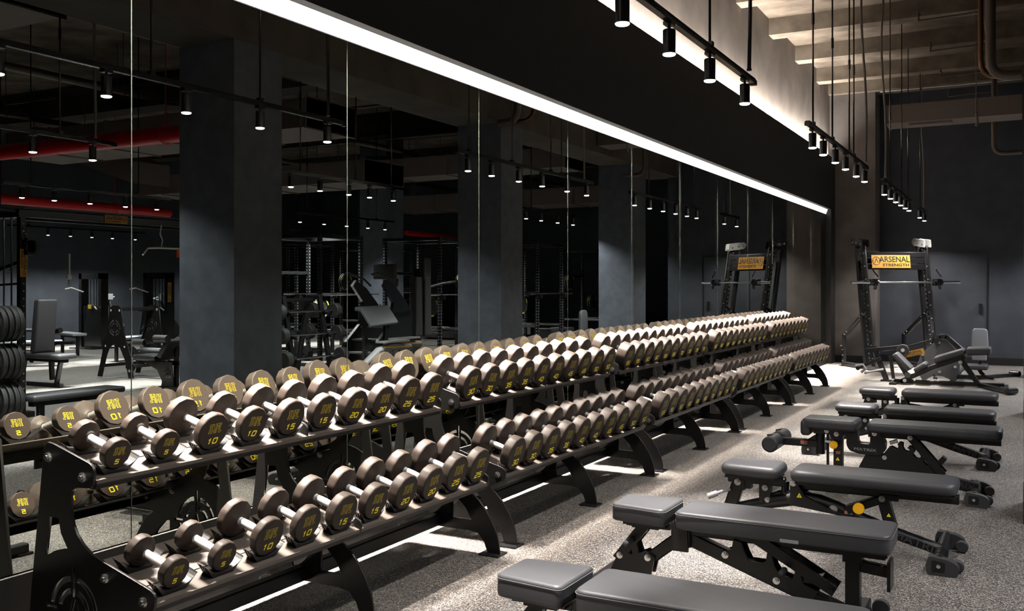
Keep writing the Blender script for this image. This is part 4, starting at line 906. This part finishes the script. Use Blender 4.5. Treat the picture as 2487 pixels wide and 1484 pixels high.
def roller_bench(x, y):
    root = empty('leg_curl_bench', (x, y, 0), 0, 'small leg curl bench with twin roller pads and target emblem side plate', 'bench')
    quad_pad(root, 'seat_pad', [(.72, .49), (.25, .49), (.24, .42), (.70, .41)], -.2, .2, .02)
    quad_pad(root, 'back_pad', [(.02, .74), (-.06, .70), (.12, .45), (.22, .48)], -.2, .2, .02)
    for xx, z in ((.56, .67), (.10, .74)): MB().cyl((xx - .13, -.2, z), (xx + .13, -.2, z), .055, 18).build('roller_pad', M_LEATH, root)
    s = mobj('side_plate', xz_plate('side_plate', [[(.62, .40), (.0, .40), (-.05, .02), (.22, .02), (.20, .12), (.30, .28)]] + emblem(.08, .24, .07), .012, M_BLACK, -.1), root)
    f = MB(); f.bar((.6, 0, .38), (-.05, 0, .38), .07, .06); f.bar((.02, 0, .03), (.02, 0, .68), .06, .06, up=(0, 1, 0)); f.box((-.1, -.2, 0), (.3, .2, .04)); f.bar((.56, -.2, .66), (.05, -.2, .72), .03, .03); f.build('frame', M_BLACK2, root)
roller_bench(4.05, 9.75)
def cable_station(x, y, h, label, sign=False):
    root = empty('cable_station', (x, y, 0), 0, label, 'exercise machine')
    f = MB(); f.box((-.40, -.10, .02), (-.30, .10, h)); f.box((.30, -.10, .02), (.40, .10, h)); f.box((-.40, -.10, h - .14), (.40, .10, h)); f.box((-.30, -.06, .02), (.30, .06, 1.02)); f.box((-.42, -.35, 0), (.42, .35, .03)); f.build('cabinet', M_BLACK2, root)
    for k in (-.12, -.02, .10): MB().cyl((k, 0, 1.0), (k, 0, h - .1), .010, 8).build('guide_rod', M_CHROME, root)
    a = MB(); a.tube([(.2, -.12, 1.35), (.4, -.3, 1.45), (.55, -.35, 1.42)], .016, 8); a.tube([(-.2, -.12, 1.0), (-.5, -.3, .95)], .016, 8); a.build('handle', M_SATIN, root)
    if sign: sign_plate(root, (-.41, -.05, 1.35), (0, 0, 1), (-1, 0, 0), .45, .10)
    MB().box((-.06, -.108, .95), (.06, -.100, 1.05)).build('placard', M_YELD, root)
cable_station(12.9, 15.2, 1.80, 'tall cable station cabinet by the blue-grey far wall')
cable_station(10.9, 15.4, 1.80, 'cable station cabinet with upright amber sign strip', True)
def lat_machine(x, y):
    root = empty('lat_pulldown', (x, y, 0), 0, 'lat pulldown tower with a sloping top arm and hanging bar', 'exercise machine')
    f = MB(); f.bar((0, 0, .03), (0, 0, 2.05), .10, .10, up=(0, 1, 0)); f.bar((-.1, -.05, 2.05), (1.9, -.15, 1.55), .07, .09); f.bar((1.6, -.1, .03), (1.6, -.1, 1.6), .09, .09, up=(0, 1, 0)); f.bar((0, 0, 1.55), (1.0, -.1, 1.5), .05, .05); f.bar((0, 0, .05), (1.7, -.1, .05), .08, .06); f.box((-.1, -.3, 0), (.5, .3, .03)); f.build('frame', M_BLACK2, root)
    w = MB()
    for k in range(14): w.box((1.30, -.2, .15 + k * .06), (1.55, 0, .20 + k * .06))
    w.build('weight_stack', M_BLACK, root, kind='stuff')
    for k in (1.32, 1.42, 1.50): MB().cyl((k, -.1, .9), (k, -.1, 1.5), .010, 8).build('guide_rod', M_CHROME, root)
    MB().pad([(-.3, -.2), (.3, -.2), (.3, .2), (-.3, .2)], .45, .52, .02).build('seat_pad', M_LEATHG, root)
lat_machine(13.3, 13.6)
def bike(x, y, rz, label):
    root = empty('exercise_bike', (x, y, 0), rz, label, 'exercise bike', 'exercise bikes by the far wall')
    MB().lathe([(-.03, .05), (-.03, .25), (0, .27), (.03, .25), (.03, .05)], T(.42, 0, .42) @ R(math.pi / 2, 'Z'), 28).build('fan_wheel', M_RUBBER, root)
    f = MB(); f.bar((-.5, 0, .06), (.6, 0, .06), .06, .06); f.box((-.56, -.25, 0), (-.44, .25, .06)); f.box((.54, -.25, 0), (.66, .25, .06)); f.bar((-.3, 0, .06), (-.2, 0, .85), .05, .06, up=(1, 0, 0)); f.bar((-.25, 0, .4), (.42, 0, .42), .06, .08); f.bar((.42, 0, .42), (.22, 0, 1.15), .05, .06, up=(1, 0, 0)); f.build('frame', M_BLACK2, root)
    MB().pad([(-.32, -.10), (-.06, -.04), (-.06, .04), (-.32, .10)], .86, .92, .02).build('saddle', M_LEATH, root)
    h = MB(); h.tube([(.22, -.22, 1.22), (.10, -.22, 1.18), (.24, 0, 1.12), (.10, .22, 1.18), (.22, .22, 1.22)], .016, 8); h.box((.20, -.12, 1.15), (.26, .12, 1.30)); h.build('handlebar', M_SATIN, root)
bike(12.4, 16.5, 2.6, 'exercise bike just beside the tall cable cabinet'); bike(11.6, 17.6, 2.4, 'exercise bike standing between the two cable cabinets'); bike(13.9, 16.2, 2.9, 'exercise bike left of the tall cable cabinet in the reflection')
def barbell_rack(x, y):
    root = empty('barbell_rack', (x, y, 0), 0, 'black A-frame rack holding fixed barbells between the columns', 'weight rack')
    f = MB()
    for s in (-1, 1):
        for e in (-1, 1): f.bar((e * .10, s * .38, 1.35), (e * .36, s * .38, .03), .06, .07, up=(0, 1, 0))
        f.bar((-.10, s * .38, 1.33), (.10, s * .38, 1.33), .06, .06); f.bar((-.42, s * .38, .03), (.42, s * .38, .03), .08, .06)
        for z in (.48, .80, 1.12):
            for e in (-1, 1): xx = e * (.10 + (1.35 - z) * .197); f.bar((xx, s * .38, z), (xx + e * .12, s * .38, z - .02), .03, .04)
    f.bar((0, -.38, .05), (0, .38, .05), .06, .06); f.bar((0, -.38, 1.30), (0, .38, 1.30), .05, .05); f.build('frame', M_BLACK2, root)
    i = 0
    for z, zn in ((.48, 'lowest'), (.80, 'middle'), (1.12, 'top')):
        for e, en in ((-1, 'mirror side'), (1, 'far side')):
            xx = e * (.10 + (1.35 - z) * .197 + .065); b = empty('fixed_barbell', (x + xx, y, z + .02), 0, 'fixed barbell with round rubber heads on the %s tier, %s' % (zn, en), 'barbell', 'fixed barbells on the A-frame rack')
            MB().cyl((0, -.54, 0), (0, .54, 0), .014, 12).build('bar', M_CHROME, b)
            for s in (-1, 1): MB().lathe([(0, .02), (0, .10), (.01, .11), (.10, .11), (.11, .10), (.11, .02)], T(0, s * .59 - .055, 0) @ R(math.pi / 2, 'Z'), 26).build('weight_head', M_RUBBER, b)
barbell_rack(2.35, 10.35)
def preacher(x, y):
    root = empty('preacher_bench', (x, y, 0), 0, 'preacher curl bench with a sloping grey arm pad', 'bench')
    M = Matrix(((0, 0, 1, 0), (1, 0, 0, 0), (0, 1, 0, 0), (0, 0, 0, 1)))   # profile in yz, width along x
    MB().pad([(-.45, 1.16), (.35, 1.17), (.42, 1.12), (.42, 1.10), (-.45, 1.09)], -.05, .05, .02, M).build('arm_pad_top', M_PALE, root)
    MB().pad([(-.42, -.40), (.36, -.36), (.36, .0), (-.42, .0)], -.03, .03, .022, frame((-.02, 0, 1.15), (0, 1, 0), (.62, 0, .78), (-.78, 0, .62))).build('arm_pad', M_PALE, root)
    f = MB(); f.bar((.1, -.1, .05), (.1, -.1, 1.1), .07, .08, up=(0, 1, 0)); f.bar((.05, .35, .05), (.05, .40, .95), .05, .06, up=(0, 1, 0)); f.bar((-.45, .1, .05), (.35, .1, .05), .08, .06); f.box((.25, -.35, 0), (.35, .5, .06)); f.bar((.1, -.1, .6), (-.4, .2, .42), .06, .06); f.bar((.05, -.1, .95), (.05, .45, .90), .05, .05); f.build('frame', M_BLACK2, root)
    MB().pad([(-.62, -.1), (-.25, -.1), (-.25, .3), (-.62, .3)], .48, .55, .02).build('seat_pad', M_LEATH, root)
preacher(2.75, 12.7)
def low_machine(x, y, label):
    root = empty('plate_loaded_bench', (x, y, 0), 0, label, 'exercise machine', 'grey tube machines by the column')
    f = MB(); f.tube([(.2, -.75, .12), (.1, -.55, .35), (0, -.35, .55), (0, 0, .60), (0, .45, .56)], .055, 14); f.tube([(0, .1, .55), (.1, .2, .05)], .04, 10); f.box((-.2, -.85, 0), (.4, -.75, .08)); f.box((-.1, .15, 0), (.3, .3, .06)); f.tube([(.5, -.3, .1), (.0, -.1, .1)], .03, 8); f.build('frame', M_GREYPR, root)
    MB().bar((-.045, -.25, .60), (-.045, .40, .575), .02, .02).build('yellow_stripe', M_KNOB, root)
    MB().box((-.08, -.3, .66), (.08, .35, .685)).build('chrome_rail', M_SATIN, root)
low_machine(1.55, 11.55, 'grey tube machine with a yellow stripe beside the barbell rack'); low_machine(1.9, 12.35, 'grey tube machine with a yellow stripe beside the preacher bench')
def stair_climber(x, y):
    root = empty('stair_climber', (x, y, 0), 0, 'black angular stair climber with raised console and handrails', 'exercise machine')
    M = Matrix(((0, 0, 1, 0), (1, 0, 0, 0), (0, 1, 0, 0), (0, 0, 0, 1)))
    for s in (-.34, .34): MB().prism([(-.7, .05), (.8, .05), (.8, .9), (.5, 1.2), (.2, 1.45), (-.1, 1.6), (-.2, 1.5), (.1, 1.2), (0, .8), (-.4, .5)][::1], s - .03, s + .03, M).build('side_panel', M_BLACK2, root)
    for k in range(4): MB().box((-.3, -.5 + k * .25, .30 + k * .22), (.3, -.22 + k * .25, .33 + k * .22)).build('step', M_GREYPR, root)
    MB().pad([(-.25, 1.62), (.25, 1.62), (.25, 1.90), (-.25, 1.90)], -.03, .05, .02, frame((0, .35, 0), (1, 0, 0), (0, 0, 1), (0, -1, 0))).build('console', M_RUBBER, root)
    for s in (-.3, .3): MB().tube([(s, -.45, 1.70), (s, -.30, 1.72), (s, .1, 1.62), (s, .3, 1.5)], .022, 10).build('handrail', M_RUBBER, root)
    MB().prism([(-.35, .85), (.05, .85), (-.18, 1.18)], -.28, -.24, M).build('grey_panel', M_GREYPR, root)
stair_climber(3.6, 13.85)
PLY = mat('yellow_plate_band', (.85, .72, .03), .5)
def yellow_plate(parent, o, r=.21):
    w = MB().lathe([(-.02, .03), (-.02, r * .45), (-.010, r * .5), (-.010, r * .8), (-.02, r * .86), (-.02, r * .96), (-.008, r), (.008, r), (.02, r * .96), (.02, r * .86), (.010, r * .8), (.010, r * .5), (.02, r * .45), (.02, .03)], T(*o), 30).build('weight_plate', M_RUBBER, parent)
    m = MB()
    for a in (30, 150, 270):
        pts = [(o[1] + r * .9 * math.cos(math.radians(a + d)), o[2] + r * .9 * math.sin(math.radians(a + d))) for d in range(-16, 17, 8)]
        for sx in (-1, 1):
            vs = []
            for (yy, zz) in pts:
                dy, dz = yy - o[1], zz - o[2]; L = math.hypot(dy, dz)
                vs += [(o[0] + sx * .021, yy - dy / L * .014, zz - dz / L * .014), (o[0] + sx * .021, yy + dy / L * .014, zz + dz / L * .014)]
            m.add(vs, [(2 * i, 2 * i + 1, 2 * i + 3, 2 * i + 2) for i in range(len(pts) - 1)])
    m.build('plate_print', PLY, w)
def power_rack(x, y, label, w=1.2, d=1.3, h=2.45, plates=True, bar_z=1.33):
    root = empty('power_rack', (x, y, 0), 0, label, 'power rack', 'power racks across the gym')
    for sx in (-1, 1):
        for sy in (-1, 1):
            p = MB().bar((sx * d / 2, sy * w / 2, 0), (sx * d / 2, sy * w / 2, h), .075, .075, up=(0, 1, 0)).build('upright', M_BLACK2, root)
            dm = MB(); dots(dm, (sx * d / 2 - .038, sy * w / 2, .3), (sx * d / 2 - .038, sy * w / 2, h - .05), 34, .011, (-1, 0, 0)); dots(dm, (sx * d / 2, sy * w / 2 - .038, .3), (sx * d / 2, sy * w / 2 - .038, h - .05), 34, .011, (0, -1, 0)); dm.build('hole_row', M_GREYPR, p, kind='stuff')
    f = MB()
    for z in (h - .04, .05):
        for s in (-1, 1): f.bar((-d / 2, s * w / 2, z), (d / 2, s * w / 2, z), .07, .07); f.bar((s * d / 2, -w / 2, z), (s * d / 2, w / 2, z), .07, .07)
    f.bar((d / 2, -w / 2, 1.75), (d / 2, w / 2, 1.75), .06, .06); f.build('cross_members', M_BLACK2, root)
    for s in (-1, 1): MB().bar((-d / 2, s * w / 2, .62), (d / 2, s * w / 2, .62), .05, .05).build('safety_bar', M_CHROME, root)
    for s in (-1, 1): MB().box((-d / 2 - .12, s * w / 2 - .03, bar_z - .10), (-d / 2, s * w / 2 + .03, bar_z - .02)).build('bar_hook', M_BLACK, root)
    b = MB(); b.cyl((-d / 2 - .06, -.68, bar_z), (-d / 2 - .06, .68, bar_z), .014, 12)
    for s in (-1, 1): b.cyl((-d / 2 - .06, s * .68, bar_z), (-d / 2 - .06, s * 1.08, bar_z), .025, 14)
    b.build('barbell', M_CHROME, root)
    if plates:
        for s, zz in ((-1, 1.60), (1, 1.05)):
            for k in range(2): yellow_plate(root, (d / 2 - .25 + k * .06, s * (w / 2 + .12) * 1.0, zz))
        MB().cyl((d / 2, -w / 2, 1.60), (d / 2 - .3, -w / 2 - .12, 1.60), .02, 10).build('storage_peg', M_CHROME, root)
    return root
pr = power_rack(5.2, 14.1, 'perforated power rack just behind the fixed barbell rack')
power_rack(3.9, 16.1, 'perforated power rack with yellow banded plates beside the second column')
for xx, yy, lb in ((3.2, 18.9, 'perforated power rack between the second and third columns, nearer the mirror'), (5.0, 20.6, 'perforated power rack behind the plyometric boxes'), (3.3, 23.2, 'perforated power rack beyond the third column'), (7.6, 16.2, 'perforated power rack far behind the barbell rack'), (7.8, 19.6, 'perforated power rack farthest from the mirror')):
    copy_tree(pr, loc=(xx, yy, 0), label=lb, group='power racks across the gym')
def tall_pads(x, y):
    root = empty('vertical_knee_raise', (x, y, 0), 0, 'tall black machine with two long upright pads near the second column', 'exercise machine')
    M = frame((0, 0, 0), (0, 1, 0), (0, 0, 1), (1, 0, 0))
    for i, yy in enumerate((-.14, .14)): MB().pad([(yy - .12, .62), (yy + .12, .62), (yy + .10, 1.66), (yy - .10, 1.66)], -.05, .05, .03, M).build('upright_pad', M_LEATH, root)
    MB().pad([(.02, 1.60), (.26, 1.60), (.26, 2.0), (.02, 2.0)], -.04, .04, .03, M).build('head_pad', M_LEATH, root)
    f = MB(); f.bar((.10, 0, .03), (.10, 0, 1.8), .08, .08, up=(0, 1, 0)); f.box((-.3, -.3, 0), (.4, .3, .06)); f.tube([(.05, .1, 1.45), (-.1, .55, 1.55), (-.1, .95, 1.58)], .025, 10); f.build('frame', M_BLACK2, root)
tall_pads(2.6, 13.9)
for i, (xx, yy, zz, s) in enumerate(((3.1, 19.9, .0, .45), (3.05, 20.6, .0, .45))):
    tag(MB().pad([(xx - s / 2, yy - s / 2), (xx + s / 2, yy - s / 2), (xx + s / 2, yy + s / 2), (xx - s / 2, yy + s / 2)], 0, .50, .02).build('plyo_box', M_LEATH), ('left' if i == 0 else 'right') + ' one of two dark padded plyometric boxes on the floor', 'box', 'padded boxes beyond the second column')
c = empty('seat', (2.4, 20.4, 0), 0, 'grey upholstered seat with rounded back before the third column', 'chair')
MB().pad([(-.20, .45), (.20, .45), (.19, .85), (.12, .93), (-.12, .93), (-.19, .85)], -.04, .04, .03, frame((0, 0, 0), (0, 1, 0), (0, 0, 1), (1, 0, 0)), corner=.05).build('backrest', M_LEATHG, c)
MB().pad([(-.45, -.2), (0, -.2), (0, .2), (-.45, .2)], .38, .45, .03).build('seat_cushion', M_LEATHG, c)
MB().box((-.25, -.05, .02), (-.15, .05, .38)).box((-.4, -.2, 0), (.05, .2, .03)).build('pedestal', M_BLACK2, c)
def treadmill(x, y, label):
    root = empty('treadmill', (x, y, 0), math.pi, label, 'treadmill', 'treadmills along the far side')
    MB().box((-.9, -.36, .05), (.75, .36, .22)).box((-.9, -.36, 0), (-.8, .36, .05)).box((.6, -.36, 0), (.75, .36, .05)).build('deck', M_BLACK2, root)
    MB().box((-.85, -.25, .22), (.6, .25, .228)).build('belt', M_RUBBER, root)
    MB().prism([(.55, -.36), (.95, -.36), (.95, .36), (.55, .36)], .05, .36).build('motor_cover', M_WHITE, root)
    f = MB()
    for s in (-1, 1): f.bar((.7, s * .34, .2), (.55, s * .34, 1.35), .05, .07, up=(1, 0, 0)); f.tube([(.58, s * .34, 1.1), (.1, s * .34, 1.05)], .02, 8)
    f.box((.45, -.36, 1.25), (.60, .36, 1.45)); f.build('console_frame', M_GREYPR, root)
for i, (xx, yy) in enumerate(((7.2, 22.6), (7.2, 23.7), (7.2, 24.8), (10.2, 22.6), (10.2, 23.7))): treadmill(xx, yy, 'treadmill, %s in line from the middle column' % cnt[i])
# barrel-lit bench tops and tables deep in the hall
for i, (xx, yy) in enumerate(((11.6, 13.6), (9.2, 13.2), (9.6, 11.2))):
    r_ = empty('flat_bench', (xx, yy, 0), .3 + i, ('pale topped bench near the cable cabinets', 'pale topped bench in the middle aisle', 'pale topped bench closest to the A-shaped machine')[i], 'bench', 'pale benches across the hall')
    MB().pad([(-.6, -.15), (.6, -.15), (.6, .15), (-.6, .15)], .42, .48, .02).build('pad', M_PALE, r_); MB().bar((-.5, 0, .40), (.5, 0, .40), .07, .05).bar((-.45, 0, .39), (-.45, 0, 0), .06, .06, up=(0, 1, 0)).bar((.45, 0, .39), (.45, 0, 0), .06, .06, up=(0, 1, 0)).build('frame', M_BLACK2, r_)
# ------------------------------------------------------------------ pipes, ducts and conduits under the ceiling
def pipe(pts, r, m, label, cat='pipe', group=None, rings=(), nm='ceiling_pipe'):
    o = Vector(pts[0]); root = empty(nm, o, 0, label, cat, group); I = T(-o.x, -o.y, -o.z)
    MB().tube(pts, r, 14).build('tube', m, root).matrix_local = I
    for p in rings:   # clevis hangers with rods up to the slab
        p = Vector(p); d = (Vector(pts[1]) - Vector(pts[0])).normalized(); u = Vector((0, 0, 1)); s = d.cross(u)
        b = MB(); b.tube([p + (s * math.cos(a * math.pi / 8) + u * math.sin(a * math.pi / 8)) * (r + .012) for a in range(16)], .007, 6, closed=True); b.cyl(p + u * (r + .01), (p.x, p.y, ZC), .007, 6)
        b.build('hanger', m, root).matrix_local = I
def bend(p, q, s, r=.12, n=5):
    p, q, s = Vector(p), Vector(q), Vector(s); a = q + (p - q).normalized() * r; b = q + (s - q).normalized() * r
    return [tuple(p)] + [tuple(a * (1 - t) ** 2 + q * 2 * t * (1 - t) + b * t * t) for t in [i / n for i in range(n + 1)]] + [tuple(s)]
pipe([(0.85, 8.25, 3.36), (15.1, 8.25, 3.36)], .105, M_REDPIPE, 'thick red sprinkler main crossing left of the first column', rings=[(x, 8.25, 3.36) for x in (2.6, 6.6, 10.5, 14)])
pipe([(11.9, 6.5, 3.30), (11.9, 16.6, 3.30)], .11, M_REDPIPE, 'red sprinkler main running lengthwise high over the machine aisle', rings=[(11.9, y, 3.30) for y in (8, 11.5, 15)])
pipe([(8.2, 21.5, 2.95), (8.2, 26.4, 2.95)], .07, M_REDPIPE, 'thinner red pipe seen above the power racks')
for i, (x, z, r, y0, y1) in enumerate(((1.45, 4.45, .055, -4, 19), (2.9, 4.62, .045, -4, 19), (5.5, 4.50, .06, -2, 26), (8.4, 4.4, .05, -2, 26))):
    pipe([(x, y0, z), (x, y1, z)], r, M_PIPE, 'dull iron pipe running the length of the hall, %s from the columns' % cnt[i], group='long iron pipes', rings=[(x, y, z) for y in (2, 6, 10, 14, 18)])
for i in range(7):
    y = 4.1 + 3.3 * i
    pipe([(0.80, y, 4.78), (9.5, y, 4.78)], .028, M_PIPE, 'thin sprinkler branch crossing the hall, %s from the near end' % cnt[i], group='thin branches in the hall', rings=[(x, y, 4.78) for x in (2.0, 6.5)])
pipe([(-.43, -3, 4.95), (-.43, 19.2, 4.95)], .035, M_PIPE, 'iron sprinkler line running beside the girder above the benches')
for i, y in enumerate((5.9, 7.75, 9.6, 11.45, 13.3, 15.1, 17.0, 18.85)):
    root = empty('sprinkler_branch', (-.43, y, 4.95), 0, 'thin sprinkler branch with upright head between ceiling beams, %s from the far end' % cnt[7 - i], 'sprinkler pipe', 'sprinkler branches over the racks')
    MB().cyl((0, 0, 0), (-.78, 0, -.02), .014, 8).build('branch', M_PIPE, root)
    MB().lathe([(0, .012), (.05, .012), (.06, .022), (.09, .022), (.10, .010), (.12, .010), (.125, .026), (.13, .026)], T(-.77, 0, -.02) @ R(-math.pi / 2, 'Y'), 12).build('sprinkler_head', M_PIPE, root)
pipe(bend((-.33, 12.0, 5.5), (-.33, 12.0, 3.86), (-.02, 12.0, 3.86), .2), .055, M_PIPE, 'iron pipe dropping from the ceiling and bending right near the frame edge')
pipe(bend((-.44, 12.3, 5.5), (-.44, 12.3, 3.92), (-.02, 12.3, 3.92), .2), .030, mat('copper_pipe', (.10, .045, .02), .35, .8), 'thin copper pipe bending right beside the iron drop pipe')
pipe(bend((-.42, 16.9, 5.5), (-.42, 16.9, 3.60), (-.02, 16.9, 3.60), .15), .035, M_PIPE, 'small elbow pipe under the duct at the right edge')
pipe([(-2.4, 19.15, 5.18), (-.02, 19.15, 5.18)], .010, M_SATIN, 'thin shiny wire conduit along the far beam', cat='conduit', nm='wire_conduit')
d = MB(); d.box((-1.86, 15.6, 4.0), (-.02, 16.2, 4.28)); d.box((-1.88, 15.58, 3.99), (-1.86, 16.22, 4.29)); du = d.build('air_duct', M_DUCT, label='rectangular duct hanging below the beams at upper right', cat='duct')
MB().box((-1.55, 15.7, 3.965), (-.95, 15.95, 4.0)).build('diffuser_strip', M_DUCT, du)
b = MB(); b.cyl((-.62, 15.59, 5.5), (-.62, 15.59, 3.97), .008, 6); b.tube([(-.62, 15.58, 4.05), (-.60, 15.57, 3.92), (-.62, 15.57, 3.86)], .02, 6); b.build('strap', M_CONDUIT, du)
for i, (x0, x1, y, w, z) in enumerate(((2.2, 9.0, 10.4, 1.1, 3.75), (4.6, 11.0, 14.9, 1.3, 3.55), (1.4, 6.5, 17.3, .9, 3.9), (1.3, 8.0, 5.0, .9, 4.05), (2.0, 9.0, 22.0, 1.2, 3.6))):
    dd = MB().box((x0, y, z), (x1, y + w, z + .42)); 
    for k in range(int((x1 - x0) / 1.4) + 1): dd.box((x0 + k * 1.4, y - .02, z - .02), (x0 + k * 1.4 + .03, y + w + .02, z + .44))
    o = dd.build('air_duct', M_DUCT, label='wide grey duct hung across the hall ceiling, %s from the near end' % ('second', 'third', 'fourth', 'first', 'fifth')[i], cat='duct', group='ducts across the hall')
    for k in (x0 + .7, x1 - .7):
        for yy in (y + .05, y + w - .05): MB().cyl((k, yy, z + .4), (k, yy, 4.92), .007, 6).build('hanger_rod', M_PIPE, o)
MB().prism([(0, 0), (1.6, .5), (1.6, .9), (0, .4)], 0, .9, Matrix(((1, 0, 0, 7.4), (0, 0, -1, 12.6), (0, 1, 0, 3.35), (0, 0, 0, 1)))).build('duct_offset', M_DUCT, label='sloping duct offset seen left of the red main', cat='duct')
